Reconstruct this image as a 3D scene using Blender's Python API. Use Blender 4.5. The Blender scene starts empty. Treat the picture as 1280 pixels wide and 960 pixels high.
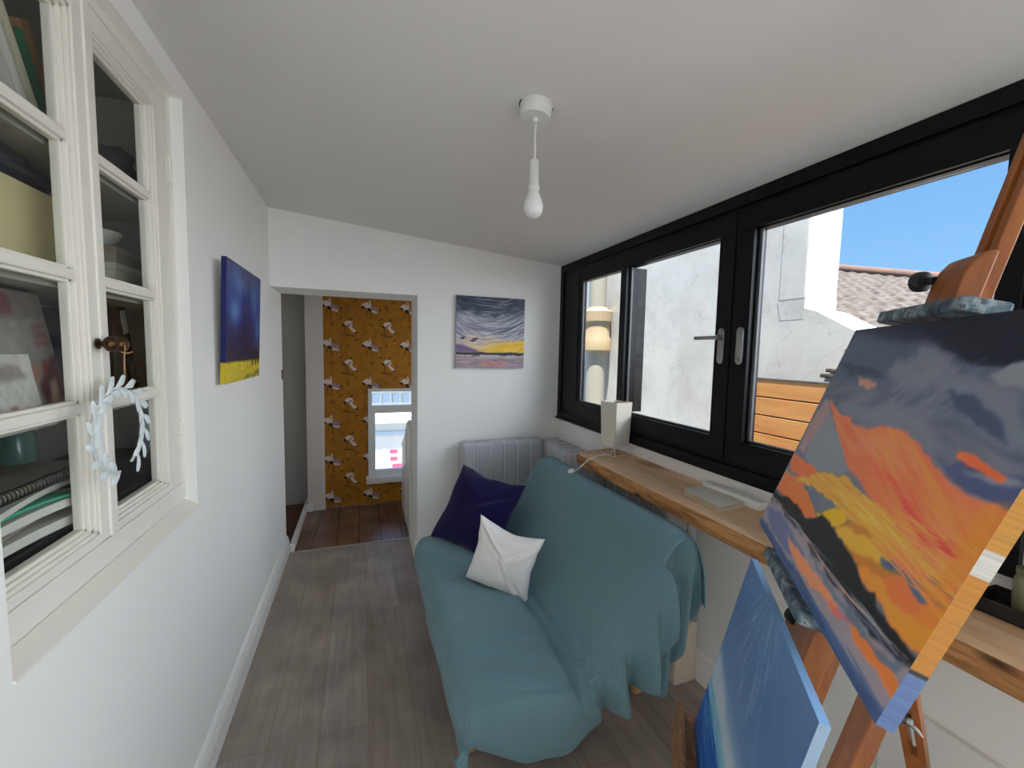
import bpy, bmesh, math, random
import numpy as np
from mathutils import Vector, Matrix, noise as mnoise

random.seed(7)
SC = bpy.context.scene
SKY, FILL_CLOUD, SUN, EXPO, SDIR = 0.44, 8.0, 8.2, 1.22, (-0.16,-0.28,1.0)
COL = SC.collection
V = Vector

# ------------------------------------------------------------------ room figures (metres)
W = 2.051          # x of the window wall
YB = 3.04          # y of the back wall
YT = 3.426         # y of the far side of the doorway in the back wall
ZL, ZR = 2.412, 2.221   # ceiling height at the left wall and at the window wall
XJ = 0.917         # right jamb of the doorway
ZLIN = 1.928       # underside of the doorway header
YREAR = -3.4
def ceil_z(x): return ZL + (ZR - ZL) * x / W

# ------------------------------------------------------------------ materials
def s2l(c):
    c = c / 255.0 if c > 1.0 or isinstance(c, int) else c
    return c / 12.92 if c <= 0.04045 else ((c + 0.055) / 1.055) ** 2.4
def rgb(r, g, b): return (s2l(int(r)), s2l(int(g)), s2l(int(b)), 1.0)

def new_mat(name):
    m = bpy.data.materials.new(name); m.use_nodes = True
    nt = m.node_tree
    return m, nt, nt.nodes['Principled BSDF']

def mat(name, color, rough=0.6, metal=0.0, var=0.06, scale=8.0, bump=0.0, bscale=60.0, spec=0.5, stretch=None, coat=0.0, sheen=0.0):
    """plain surface: a little colour variation and bump by noise in object space"""
    m, nt, p = new_mat(name)
    N, L = nt.nodes, nt.links
    p.inputs['Roughness'].default_value = rough
    p.inputs['Metallic'].default_value = metal
    p.inputs['Specular IOR Level'].default_value = spec
    p.inputs['Coat Weight'].default_value = coat
    p.inputs['Sheen Weight'].default_value = sheen
    tc = N.new('ShaderNodeTexCoord'); mp = N.new('ShaderNodeMapping')
    L.new(tc.outputs['Object'], mp.inputs['Vector'])
    if stretch: mp.inputs['Scale'].default_value = stretch
    nz = N.new('ShaderNodeTexNoise'); nz.inputs['Scale'].default_value = scale; nz.inputs['Detail'].default_value = 4
    L.new(mp.outputs['Vector'], nz.inputs['Vector'])
    mx = N.new('ShaderNodeMix'); mx.data_type = 'RGBA'
    c = color
    mx.inputs[6].default_value = (c[0]*(1-var), c[1]*(1-var), c[2]*(1-var), 1)
    mx.inputs[7].default_value = (min(1,c[0]*(1+var)), min(1,c[1]*(1+var)), min(1,c[2]*(1+var)), 1)
    L.new(nz.outputs['Fac'], mx.inputs[0]); L.new(mx.outputs[2], p.inputs['Base Color'])
    if bump > 0:
        n2 = N.new('ShaderNodeTexNoise'); n2.inputs['Scale'].default_value = bscale; n2.inputs['Detail'].default_value = 3
        L.new(mp.outputs['Vector'], n2.inputs['Vector'])
        b = N.new('ShaderNodeBump'); b.inputs['Strength'].default_value = bump; b.inputs['Distance'].default_value = 0.004
        L.new(n2.outputs['Fac'], b.inputs['Height']); L.new(b.outputs['Normal'], p.inputs['Normal'])
    return m

def wood_mat(name, c1, c2, axis='Y', scale=6.0, rough=0.5, ring=9.0, knots=0.0, cknot=(0.05,0.02,0.01,1), spec=0.4):
    """wood with grain along one axis"""
    m, nt, p = new_mat(name); N, L = nt.nodes, nt.links
    p.inputs['Roughness'].default_value = rough; p.inputs['Specular IOR Level'].default_value = spec
    tc = N.new('ShaderNodeTexCoord'); mp = N.new('ShaderNodeMapping')
    k = {'X': (0.12,1,1), 'Y': (1,0.12,1), 'Z': (1,1,0.12)}[axis]
    mp.inputs['Scale'].default_value = k
    L.new(tc.outputs['Object'], mp.inputs['Vector'])
    nz = N.new('ShaderNodeTexNoise'); nz.inputs['Scale'].default_value = scale*4; nz.inputs['Detail'].default_value = 8; nz.inputs['Distortion'].default_value = 1.2
    L.new(mp.outputs['Vector'], nz.inputs['Vector'])
    rp = N.new('ShaderNodeValToRGB'); rp.color_ramp.elements[0].position = 0.34; rp.color_ramp.elements[1].position = 0.66
    rp.color_ramp.elements[0].color = c1; rp.color_ramp.elements[1].color = c2
    L.new(nz.outputs['Fac'], rp.inputs['Fac'])
    n2 = N.new('ShaderNodeTexNoise'); n2.inputs['Scale'].default_value = scale*22; n2.inputs['Detail'].default_value = 3
    L.new(mp.outputs['Vector'], n2.inputs['Vector'])
    mx = N.new('ShaderNodeMix'); mx.data_type = 'RGBA'; mx.blend_type = 'MULTIPLY'; mx.inputs[0].default_value = 0.35
    L.new(rp.outputs['Color'], mx.inputs[6]); L.new(n2.outputs['Color'], mx.inputs[7])
    out = mx.outputs[2]
    if knots > 0:
        vo = N.new('ShaderNodeTexVoronoi'); vo.inputs['Scale'].default_value = knots
        mp2 = N.new('ShaderNodeMapping'); mp2.inputs['Scale'].default_value = {'X': (0.5,1,1), 'Y': (1,0.5,1), 'Z': (1,1,0.5)}[axis]
        L.new(tc.outputs['Object'], mp2.inputs['Vector']); L.new(mp2.outputs['Vector'], vo.inputs['Vector'])
        r2 = N.new('ShaderNodeValToRGB'); r2.color_ramp.elements[0].position = 0.08; r2.color_ramp.elements[1].position = 0.24
        r2.color_ramp.elements[0].color = (1,1,1,1); r2.color_ramp.elements[1].color = (0,0,0,1)
        L.new(vo.outputs['Distance'], r2.inputs['Fac'])
        m3 = N.new('ShaderNodeMix'); m3.data_type = 'RGBA'; m3.inputs[7].default_value = cknot
        L.new(r2.outputs['Color'], m3.inputs[0]); L.new(out, m3.inputs[6]); out = m3.outputs[2]
    L.new(out, p.inputs['Base Color'])
    b = N.new('ShaderNodeBump'); b.inputs['Strength'].default_value = 0.15; b.inputs['Distance'].default_value = 0.002
    L.new(n2.outputs['Fac'], b.inputs['Height']); L.new(b.outputs['Normal'], p.inputs['Normal'])
    return m

def plank_mat(name, cols, width, length, rough, along='Y', gap=(0.02,0.015,0.01,1), gapw=0.006, spec=0.4, stain=0.3, grain=0.6):
    """floor boards with one tone per board, grain and dark joints"""
    m, nt, p = new_mat(name); N, L = nt.nodes, nt.links
    p.inputs['Roughness'].default_value = rough; p.inputs['Specular IOR Level'].default_value = spec
    tc = N.new('ShaderNodeTexCoord'); mp = N.new('ShaderNodeMapping')
    L.new(tc.outputs['Object'], mp.inputs['Vector'])
    if along == 'Y': mp.inputs['Rotation'].default_value = (0, 0, math.pi/2)
    br = N.new('ShaderNodeTexBrick')
    br.inputs['Scale'].default_value = 1.0; br.inputs['Brick Width'].default_value = length; br.inputs['Row Height'].default_value = width
    br.inputs['Mortar Size'].default_value = gapw/2; br.inputs['Mortar Smooth'].default_value = 0.3
    br.offset = 0.37; br.offset_frequency = 2
    br.inputs['Color1'].default_value = (0,0,0,1); br.inputs['Color2'].default_value = (1,1,1,1); br.inputs['Mortar'].default_value = (0.5,0.5,0.5,1)
    br.inputs['Bias'].default_value = 0.0
    L.new(mp.outputs['Vector'], br.inputs['Vector'])
    rp = N.new('ShaderNodeValToRGB'); cr = rp.color_ramp
    cr.elements[0].color = cols[0]; cr.elements[1].color = cols[-1]
    for i, c in enumerate(cols[1:-1]):
        e = cr.elements.new((i+1)/(len(cols)-1)); e.color = c
    L.new(br.outputs['Color'], rp.inputs['Fac'])
    mp2 = N.new('ShaderNodeMapping'); mp2.inputs['Scale'].default_value = (0.08,1,1)
    L.new(mp.outputs['Vector'], mp2.inputs['Vector'])
    nz = N.new('ShaderNodeTexNoise'); nz.inputs['Scale'].default_value = 38; nz.inputs['Detail'].default_value = 8; nz.inputs['Distortion'].default_value = 0.8
    L.new(mp2.outputs['Vector'], nz.inputs['Vector'])
    mx = N.new('ShaderNodeMix'); mx.data_type = 'RGBA'; mx.blend_type = 'OVERLAY'; mx.inputs[0].default_value = grain
    L.new(rp.outputs['Color'], mx.inputs[6]); L.new(nz.outputs['Fac'], mx.inputs[7])
    n3 = N.new('ShaderNodeTexNoise'); n3.inputs['Scale'].default_value = 4.5; n3.inputs['Detail'].default_value = 3
    L.new(mp.outputs['Vector'], n3.inputs['Vector'])
    m2 = N.new('ShaderNodeMix'); m2.data_type = 'RGBA'; m2.blend_type = 'OVERLAY'; m2.inputs[0].default_value = stain
    L.new(mx.outputs[2], m2.inputs[6]); L.new(n3.outputs['Fac'], m2.inputs[7])
    m3 = N.new('ShaderNodeMix'); m3.data_type = 'RGBA'; m3.inputs[7].default_value = gap
    L.new(br.outputs['Fac'], m3.inputs[0]); L.new(m2.outputs[2], m3.inputs[6]); L.new(m3.outputs[2], p.inputs['Base Color'])
    b = N.new('ShaderNodeBump'); b.inputs['Strength'].default_value = 0.2; b.inputs['Distance'].default_value = 0.002
    L.new(nz.outputs['Fac'], b.inputs['Height']); L.new(b.outputs['Normal'], p.inputs['Normal'])
    return m

def paint_mat(name, rough=0.5, bump=0.25, bscale=220.0, spec=0.4):
    """colours of a painted or printed surface, held per vertex"""
    m, nt, p = new_mat(name); N, L = nt.nodes, nt.links
    a = N.new('ShaderNodeAttribute'); a.attribute_name = 'paint'
    L.new(a.outputs['Color'], p.inputs['Base Color'])
    p.inputs['Roughness'].default_value = rough; p.inputs['Specular IOR Level'].default_value = spec
    tc = N.new('ShaderNodeTexCoord'); nz = N.new('ShaderNodeTexNoise'); nz.inputs['Scale'].default_value = bscale; nz.inputs['Detail'].default_value = 2
    L.new(tc.outputs['Object'], nz.inputs['Vector'])
    b = N.new('ShaderNodeBump'); b.inputs['Strength'].default_value = bump; b.inputs['Distance'].default_value = 0.0015
    L.new(nz.outputs['Fac'], b.inputs['Height']); L.new(b.outputs['Normal'], p.inputs['Normal'])
    return m

def glass_mat(name, tint=(1,1,1,1), f0=0.06, graze=0.4):
    """thin pane: clear with mirror reflection by angle"""
    m = bpy.data.materials.new(name); m.use_nodes = True; nt = m.node_tree; N, L = nt.nodes, nt.links
    for n in list(N): N.remove(n)
    o = N.new('ShaderNodeOutputMaterial'); t = N.new('ShaderNodeBsdfTransparent'); g = N.new('ShaderNodeBsdfGlossy')
    t.inputs['Color'].default_value = tint; g.inputs['Roughness'].default_value = 0.01
    # Schlick reflectance from the angle to the face, the same for both faces of the thin pane
    ge = N.new('ShaderNodeNewGeometry'); dt = N.new('ShaderNodeVectorMath'); dt.operation = 'DOT_PRODUCT'
    L.new(ge.outputs['Incoming'], dt.inputs[0]); L.new(ge.outputs['Normal'], dt.inputs[1])
    def mth(op, a, b=None):
        q = N.new('ShaderNodeMath'); q.operation = op
        for i, x in enumerate((a, b)):
            if x is None: continue
            if isinstance(x, (int, float)): q.inputs[i].default_value = x
            else: L.new(x, q.inputs[i])
        return q.outputs[0]
    k5 = mth('POWER', mth('SUBTRACT', 1.0, mth('ABSOLUTE', dt.outputs['Value'])), 5.0)
    fr_ = mth('ADD', mth('MULTIPLY', k5, graze), f0*0.5)
    mx = N.new('ShaderNodeMixShader')
    L.new(fr_, mx.inputs[0]); L.new(t.outputs[0], mx.inputs[1]); L.new(g.outputs[0], mx.inputs[2]); L.new(mx.outputs[0], o.inputs['Surface'])
    return m

def throw_mat():
    """teal cotton throw with a waffle weave"""
    m, nt, p = new_mat('teal_waffle_cotton'); N, L = nt.nodes, nt.links
    p.inputs['Roughness'].default_value = 0.9; p.inputs['Specular IOR Level'].default_value = 0.2; p.inputs['Sheen Weight'].default_value = 0.15
    tc = N.new('ShaderNodeTexCoord')
    nz = N.new('ShaderNodeTexNoise'); nz.inputs['Scale'].default_value = 3.0; nz.inputs['Detail'].default_value = 5
    L.new(tc.outputs['Object'], nz.inputs['Vector'])
    mx = N.new('ShaderNodeMix'); mx.data_type = 'RGBA'
    mx.inputs[6].default_value = rgb(100,133,140); mx.inputs[7].default_value = rgb(111,145,151)
    L.new(nz.outputs['Fac'], mx.inputs[0]); 
    uv = N.new('ShaderNodeUVMap'); sp = N.new('ShaderNodeSeparateXYZ'); L.new(uv.outputs['UV'], sp.inputs[0])
    def sn(out, f):
        a = N.new('ShaderNodeMath'); a.operation = 'MULTIPLY'; a.inputs[1].default_value = f; L.new(out, a.inputs[0])
        s = N.new('ShaderNodeMath'); s.operation = 'SINE'; L.new(a.outputs[0], s.inputs[0]); return s.outputs[0]
    mu = N.new('ShaderNodeMath'); mu.operation = 'MAXIMUM'
    L.new(sn(sp.outputs['X'], 2*math.pi/0.0125), mu.inputs[0]); L.new(sn(sp.outputs['Y'], 2*math.pi/0.0125), mu.inputs[1])
    b = N.new('ShaderNodeBump'); b.inputs['Strength'].default_value = 0.22; b.inputs['Distance'].default_value = 0.003
    L.new(mu.outputs[0], b.inputs['Height'])
    n2 = N.new('ShaderNodeTexNoise'); n2.inputs['Scale'].default_value = 9.0; n2.inputs['Detail'].default_value = 3; n2.inputs['Distortion'].default_value = 1.0
    mp = N.new('ShaderNodeMapping'); mp.inputs['Scale'].default_value = (0.5, 1.7, 0.5); L.new(tc.outputs['Object'], mp.inputs['Vector']); L.new(mp.outputs['Vector'], n2.inputs['Vector'])
    b2 = N.new('ShaderNodeBump'); b2.inputs['Strength'].default_value = 0.35; b2.inputs['Distance'].default_value = 0.02
    L.new(n2.outputs['Fac'], b2.inputs['Height']); L.new(b2.outputs['Normal'], b.inputs['Normal']); L.new(b.outputs['Normal'], p.inputs['Normal'])
    # the weave's pits are a touch deeper in tone
    m4 = N.new('ShaderNodeMix'); m4.data_type = 'RGBA'; m4.blend_type = 'MULTIPLY'
    mr = N.new('ShaderNodeMapRange'); mr.inputs[1].default_value = -1; mr.inputs[2].default_value = 1; mr.inputs[3].default_value = 0.93; mr.inputs[4].default_value = 1.0
    L.new(mu.outputs[0], mr.inputs[0]); m4.inputs[0].default_value = 1.0
    L.new(mx.outputs[2], m4.inputs[6]); L.new(mr.outputs[0], m4.inputs[7]); L.new(m4.outputs[2], p.inputs['Base Color'])
    return m

def roof_mat():
    m, nt, p = new_mat('weathered_corrugated_roof'); N, L = nt.nodes, nt.links
    p.inputs['Roughness'].default_value = 0.85
    tc = N.new('ShaderNodeTexCoord')
    n1 = N.new('ShaderNodeTexNoise'); n1.inputs['Scale'].default_value = 14; n1.inputs['Detail'].default_value = 8
    L.new(tc.outputs['Object'], n1.inputs['Vector'])
    rp = N.new('ShaderNodeValToRGB'); e = rp.color_ramp.elements
    e[0].position = 0.36; e[0].color = rgb(46,38,32); e[1].position = 0.6; e[1].color = rgb(90,84,77)
    L.new(n1.outputs['Fac'], rp.inputs['Fac']); L.new(rp.outputs['Color'], p.inputs['Base Color'])
    return m

def render_wall_mat():
    m, nt, p = new_mat('cracked_white_render'); N, L = nt.nodes, nt.links
    p.inputs['Roughness'].default_value = 0.9
    tc = N.new('ShaderNodeTexCoord')
    n1 = N.new('ShaderNodeTexNoise'); n1.inputs['Scale'].default_value = 1.6; n1.inputs['Detail'].default_value = 9; n1.inputs['Roughness'].default_value = 0.65
    L.new(tc.outputs['Object'], n1.inputs['Vector'])
    rp = N.new('ShaderNodeValToRGB'); e = rp.color_ramp.elements
    e[0].position = 0.3; e[0].color = rgb(166,164,157); e[1].position = 0.55; e[1].color = rgb(188,188,182)
    L.new(n1.outputs['Fac'], rp.inputs['Fac'])
    vo = N.new('ShaderNodeTexVoronoi'); vo.feature = 'DISTANCE_TO_EDGE'; vo.inputs['Scale'].default_value = 1.1
    n2 = N.new('ShaderNodeTexNoise'); n2.inputs['Scale'].default_value = 3.0; n2.inputs['Detail'].default_value = 6
    L.new(tc.outputs['Object'], n2.inputs['Vector'])
    ad = N.new('ShaderNodeVectorMath'); ad.operation = 'ADD'; L.new(tc.outputs['Object'], ad.inputs[0]); L.new(n2.outputs['Color'], ad.inputs[1])
    L.new(ad.outputs[0], vo.inputs['Vector'])
    r2 = N.new('ShaderNodeValToRGB'); e = r2.color_ramp.elements
    e[0].position = 0.0; e[0].color = (0.35,0.35,0.35,1); e[1].position = 0.006; e[1].color = (0,0,0,1)
    L.new(vo.outputs['Distance'], r2.inputs['Fac'])
    mx = N.new('ShaderNodeMix'); mx.data_type = 'RGBA'; mx.inputs[7].default_value = rgb(120,116,108)
    L.new(r2.outputs['Color'], mx.inputs[0]); L.new(rp.outputs['Color'], mx.inputs[6]); L.new(mx.outputs[2], p.inputs['Base Color'])
    b = N.new('ShaderNodeBump'); b.inputs['Strength'].default_value = 0.4; b.inputs['Distance'].default_value = 0.01
    L.new(n1.outputs['Fac'], b.inputs['Height']); L.new(b.outputs['Normal'], p.inputs['Normal'])
    return m

M = {}
M['wall'] = mat('white_wall_paint', rgb(240,239,235), 0.75, var=0.01, scale=2.0, bump=0.08, bscale=30, spec=0.25)
M['ceiling'] = mat('white_ceiling_paint', rgb(224,223,220), 0.85, var=0.01, scale=1.5, spec=0.2)
M['trim'] = mat('white_gloss_trim', rgb(236,235,230), 0.4, var=0.015, spec=0.4)
M['joinery'] = mat('cream_joinery_paint', rgb(232,228,217), 0.45, var=0.03, scale=5, bump=0.12, bscale=25, spec=0.4)
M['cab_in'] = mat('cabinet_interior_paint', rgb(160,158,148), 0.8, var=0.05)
M['floor'] = plank_mat('grey_brown_vinyl_planks', [rgb(150,137,126), rgb(163,152,143), rgb(144,134,126), rgb(158,145,133)], 0.185, 1.25, 0.42, gap=rgb(112,102,94), gapw=0.002, stain=0.5, grain=0.32)
M['hall_floor'] = plank_mat('dark_oak_boards', [rgb(112,80,62), rgb(140,106,86), rgb(122,90,72)], 0.17, 1.6, 0.22, gap=rgb(38,26,20), gapw=0.006, spec=0.6, stain=0.5)
M['landing_floor'] = plank_mat('red_brown_stair_boards', [rgb(88,52,32), rgb(102,62,38)], 0.2, 2.0, 0.4, gap=rgb(30,18,12), gapw=0.004)
M['black'] = mat('black_powder_coat', rgb(6,6,8), 0.42, var=0.05, spec=0.22)
M['black_plastic'] = mat('black_plastic', rgb(20,20,21), 0.45, var=0.05)
M['grey_gasket'] = mat('grey_glazing_bead', rgb(92,94,96), 0.5)
M['glass'] = glass_mat('window_glass')
M['cab_glass'] = glass_mat('cabinet_glass', (0.96,0.97,0.96,1), 0.03, 0.2)
M['steel'] = mat('brushed_steel', rgb(165,163,158), 0.38, metal=1.0, var=0.05)
M['bronze'] = mat('aged_bronze', rgb(86,66,44), 0.4, metal=0.9, var=0.15, scale=40)
M['throw'] = throw_mat()
M['futon'] = mat('futon_canvas', rgb(205,196,178), 0.9, var=0.05, bump=0.2)
M['pine'] = wood_mat('pale_pine', rgb(196,152,98), rgb(222,184,132), 'Z', 6)
M['velvet'] = mat('navy_velvet', rgb(18,10,62), 0.85, var=0.25, scale=14, bump=0.3, bscale=40, spec=0.2, sheen=0.12)
M['white_fabric'] = mat('white_cotton', rgb(230,227,222), 0.9, var=0.03, scale=6, bump=0.15, bscale=90, spec=0.2)
M['quilt'] = mat('grey_quilted_cover', rgb(180,181,184), 0.9, var=0.05, scale=10, bump=0.2, bscale=120, spec=0.2)
M['piping'] = mat('pale_piping', rgb(226,226,226), 0.85, var=0.02)
M['cream'] = mat('cream_lining', rgb(206,194,172), 0.85, var=0.04)
M['shelf_top'] = wood_mat('waxed_oak_slab', rgb(222,172,122), rgb(244,204,158), 'Y', 5, 0.42, knots=3.2, cknot=rgb(120,80,48))
M['shelf_edge'] = wood_mat('rough_sawn_slab_edge', rgb(136,88,44), rgb(214,158,98), 'Y', 9, 0.65, knots=11, cknot=rgb(58,30,14))
M['easel'] = wood_mat('varnished_beech', rgb(138,78,34), rgb(174,104,50), 'Z', 5, 0.38)
M['easel_raw'] = wood_mat('stained_beech', rgb(120,82,50), rgb(172,126,84), 'Z', 7, 0.55)
M['paint'] = paint_mat('oil_paint', 0.42)
M['print'] = paint_mat('printed_paper', 0.5, bump=0.0)
M['wallpaper'] = paint_mat('crane_wallpaper', 0.7, bump=0.05)
def crusted_mat():
    m, nt, p = new_mat('paint_crusted_wood'); N, L = nt.nodes, nt.links; p.inputs['Roughness'].default_value = 0.55
    tc = N.new('ShaderNodeTexCoord'); nz = N.new('ShaderNodeTexNoise'); nz.inputs['Scale'].default_value = 34; nz.inputs['Detail'].default_value = 5; L.new(tc.outputs['Object'], nz.inputs['Vector'])
    rp = N.new('ShaderNodeValToRGB'); e = rp.color_ramp.elements; e[0].position = 0.30; e[0].color = rgb(24,32,48); e[1].position = 0.72; e[1].color = rgb(112,84,62)
    for po, c in ((0.42,rgb(62,80,92)),(0.52,rgb(84,104,112)),(0.60,rgb(140,152,156)),(0.65,rgb(70,86,98))): k = e.new(po); k.color = c
    L.new(nz.outputs['Fac'], rp.inputs['Fac']); L.new(rp.outputs['Color'], p.inputs['Base Color'])
    b = N.new('ShaderNodeBump'); b.inputs['Strength'].default_value = 0.8; b.inputs['Distance'].default_value = 0.006; L.new(nz.outputs['Fac'], b.inputs['Height']); L.new(b.outputs['Normal'], p.inputs['Normal'])
    return m
M['painted_wood'] = crusted_mat()
M['lampshade'] = mat('off_white_lampshade', rgb(214,208,192), 0.85, var=0.02)
M['white_metal'] = mat('white_wire', rgb(225,222,214), 0.4)
M['white_plastic'] = mat('white_plastic', rgb(220,220,216), 0.35, var=0.01)
M['opal'] = mat('opal_bulb_glass', rgb(226,226,222), 0.12, var=0.01, spec=0.7)
M['paper'] = mat('white_paper', rgb(212,210,202), 0.8, var=0.03, scale=20)
M['page'] = mat('page_edges', rgb(190,176,150), 0.85, var=0.12, scale=180)
M['linen_cover'] = mat('pale_linen_cover', rgb(206,200,178), 0.8, var=0.03, scale=40)
M['board'] = mat('greyboard', rgb(150,140,124), 0.85, var=0.06)
M['green'] = mat('green_cloth', rgb(40,110,72), 0.7, var=0.1)
M['mint'] = mat('mint_green_card', rgb(70,168,138), 0.6, var=0.05)
M['tan'] = mat('tan_cloth', rgb(142,108,74), 0.75, var=0.1)
M['sage'] = mat('sage_cloth', rgb(96,124,112), 0.75, var=0.1)
M['boxfile'] = mat('cream_card', rgb(208,198,154), 0.7, var=0.06, scale=3)
M['dark_cloth'] = mat('charcoal_cloth', rgb(66,68,74), 0.9, var=0.3, scale=12, bump=0.3)
M['dark_card'] = mat('dark_card', rgb(46,46,46), 0.7, var=0.15)
M['teal_glass'] = mat('teal_jar_glass', rgb(84,120,112), 0.2, var=0.1)
M['blue_card'] = mat('slate_blue_card', rgb(70,80,116), 0.6)
M['jar'] = mat('murky_glass_jar', rgb(126,124,96), 0.15, var=0.2, scale=10)
M['tray'] = mat('black_wire_mesh', rgb(34,28,28), 0.5, var=0.3, scale=90, bump=0.6, bscale=200)
M['fence'] = wood_mat('cedar_slats', rgb(186,124,60), rgb(206,148,84), 'Y', 3, 0.7)
M['render'] = render_wall_mat()
M['roof'] = roof_mat()
M['ridge'] = mat('red_ridge_tiles', rgb(104,80,70), 0.85, var=0.35, scale=9, bump=0.6, bscale=20)
M['brick'] = mat('broken_brick', rgb(170,118,78), 0.9, var=0.3, scale=25, bump=0.6, bscale=30)
M['clay_pipe'] = mat('cream_soil_pipe', rgb(146,142,128), 0.6, var=0.05)
M['rust'] = mat('ochre_stain', rgb(152,134,104), 0.7, var=0.2, scale=6)
M['grey_pipe'] = mat('blue_grey_pipe', rgb(150,162,170), 0.5, var=0.05)
M['street'] = mat('asphalt', rgb(150,150,150), 0.9, var=0.05)
M['facade'] = mat('white_facade', rgb(176,178,178), 0.8, var=0.02)
M['facade_win'] = mat('blue_grey_window_glass', rgb(140,156,172), 0.3)
M['awning'] = mat('pale_green_band', rgb(170,196,186), 0.7)
M['pink'] = mat('crimson_board', rgb(214,70,100), 0.6)
M['door_grey'] = mat('grey_wall_paint', rgb(196,194,188), 0.7, var=0.02)
M['pinkish'] = mat('warm_white_post', rgb(232,222,214), 0.55, var=0.02)
M['twine'] = mat('twine', rgb(176,140,96), 0.9)
M['leaf_white'] = mat('white_painted_metal_leaf', rgb(214,222,222), 0.5, var=0.03)
M['strip'] = mat('threshold_strip', rgb(176,168,156), 0.4, metal=0.3)

# ------------------------------------------------------------------ mesh helpers
class MB:
    def __init__(s): s.bm = bmesh.new()
    def _face(s, vs):
        try: return s.bm.faces.new(vs)
        except ValueError: return None
    def hexa(s, p, bevel=0.0):
        """eight corners: bottom ring 0-3, top ring 4-7"""
        v = [s.bm.verts.new(q) for q in p]
        f = [s._face([v[i] for i in q]) for q in ((3,2,1,0),(4,5,6,7),(0,1,5,4),(1,2,6,5),(2,3,7,6),(3,0,4,7))]
        if bevel > 0:
            es = list({e for x in f for e in x.edges})
            bmesh.ops.bevel(s.bm, geom=es, offset=bevel, segments=2, affect='EDGES', profile=0.5)
        return s
    def box(s, a, b, bevel=0.0):
        (x0,y0,z0),(x1,y1,z1) = a, b
        return s.hexa([(x0,y0,z0),(x1,y0,z0),(x1,y1,z0),(x0,y1,z0),(x0,y0,z1),(x1,y0,z1),(x1,y1,z1),(x0,y1,z1)], bevel)
    def obox(s, o, ax, ay, az, a, b, bevel=0.0):
        """box in a frame: origin o, axes ax ay az, corners a and b in that frame"""
        def P(x,y,z): return V(o)+V(ax)*x+V(ay)*y+V(az)*z
        (x0,y0,z0),(x1,y1,z1) = a, b
        return s.hexa([P(x0,y0,z0),P(x1,y0,z0),P(x1,y1,z0),P(x0,y1,z0),P(x0,y0,z1),P(x1,y0,z1),P(x1,y1,z1),P(x0,y1,z1)], bevel)
    def prism(s, pts, off, bevel=0.0):
        """extrude a closed outline by a vector"""
        off = V(off); a = [s.bm.verts.new(p) for p in pts]; b = [s.bm.verts.new(V(p)+off) for p in pts]
        n = len(pts); fs = [s._face(a[::-1]), s._face(b)]
        for i in range(n): fs.append(s._face([a[i], a[(i+1)%n], b[(i+1)%n], b[i]]))
        if bevel > 0:
            es = list({e for x in fs if x for e in x.edges})
            bmesh.ops.bevel(s.bm, geom=es, offset=bevel, segments=2, affect='EDGES', profile=0.5)
        return s
    def tube(s, pts, r, n=10, caps=True):
        pts = [V(p) for p in pts]; rs = r if isinstance(r, (list,tuple)) else [r]*len(pts)
        rings = []; up = None
        for i, p in enumerate(pts):
            d = (pts[min(i+1,len(pts)-1)] - pts[max(i-1,0)]).normalized()
            if up is None:
                up = d.orthogonal().normalized()
            else:
                up = (up - d*up.dot(d)).normalized()
            sd = d.cross(up)
            rings.append([s.bm.verts.new(p + (up*math.cos(2*math.pi*k/n) + sd*math.sin(2*math.pi*k/n))*rs[i]) for k in range(n)])
        for i in range(len(rings)-1):
            for k in range(n): s._face([rings[i][k], rings[i][(k+1)%n], rings[i+1][(k+1)%n], rings[i+1][k]])
        if caps: s._face(rings[0][::-1]); s._face(rings[-1])
        return s
    def lathe(s, prof, o, axis=(0,0,1), n=24):
        """profile of (radius, height) about an axis"""
        axis = V(axis).normalized(); u = axis.orthogonal().normalized(); w = axis.cross(u); o = V(o)
        rings = []
        for r, h in prof:
            if r < 1e-6: rings.append([s.bm.verts.new(o+axis*h)])
            else: rings.append([s.bm.verts.new(o+axis*h+(u*math.cos(2*math.pi*k/n)+w*math.sin(2*math.pi*k/n))*r) for k in range(n)])
        for a, b in zip(rings, rings[1:]):
            for k in range(n):
                if len(a) == 1 and len(b) == 1: continue
                if len(a) == 1: s._face([a[0], b[k], b[(k+1)%n]])
                elif len(b) == 1: s._face([a[k], a[(k+1)%n], b[0]])
                else: s._face([a[k], a[(k+1)%n], b[(k+1)%n], b[k]])
        if len(rings[0]) > 1: s._face(rings[0][::-1])
        if len(rings[-1]) > 1: s._face(rings[-1])
        return s
    def build(s, name, m, parent=None, smooth=None):
        bmesh.ops.recalc_face_normals(s.bm, faces=s.bm.faces)
        me = bpy.data.meshes.new(name)
        if parent is not None:
            o = root_loc(parent); bmesh.ops.translate(s.bm, verts=s.bm.verts, vec=-o)
        s.bm.to_mesh(me); s.bm.free()
        return link(name, me, m, parent, smooth)

def root_loc(o):
    l = V(o.location)
    while o.parent: o = o.parent; l += V(o.location)
    return l

def link(name, me, m, parent=None, smooth=None):
    me.materials.append(m if not isinstance(m, str) else M[m])
    if smooth:
        me.shade_smooth(); me.set_sharp_from_angle(angle=math.radians(smooth))
    ob = bpy.data.objects.new(name, me); COL.objects.link(ob)
    if parent is not None: ob.parent = parent
    return ob

def tag(o, label=None, cat=None, group=None, kind=None):
    if label: o['label'] = label
    if cat: o['category'] = cat
    if group: o['group'] = group
    if kind: o['kind'] = kind
    return o
def thing(name, loc, label, cat, group=None):
    o = bpy.data.objects.new(name, None); COL.objects.link(o); o.location = loc; o.empty_display_size = 0.05
    return tag(o, label, cat, group)
def struct(o): o['kind'] = 'structure'; return o
def struct_root(name, loc):
    o = bpy.data.objects.new(name, None); COL.objects.link(o); o.location = loc; o['kind'] = 'structure'; return o

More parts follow.
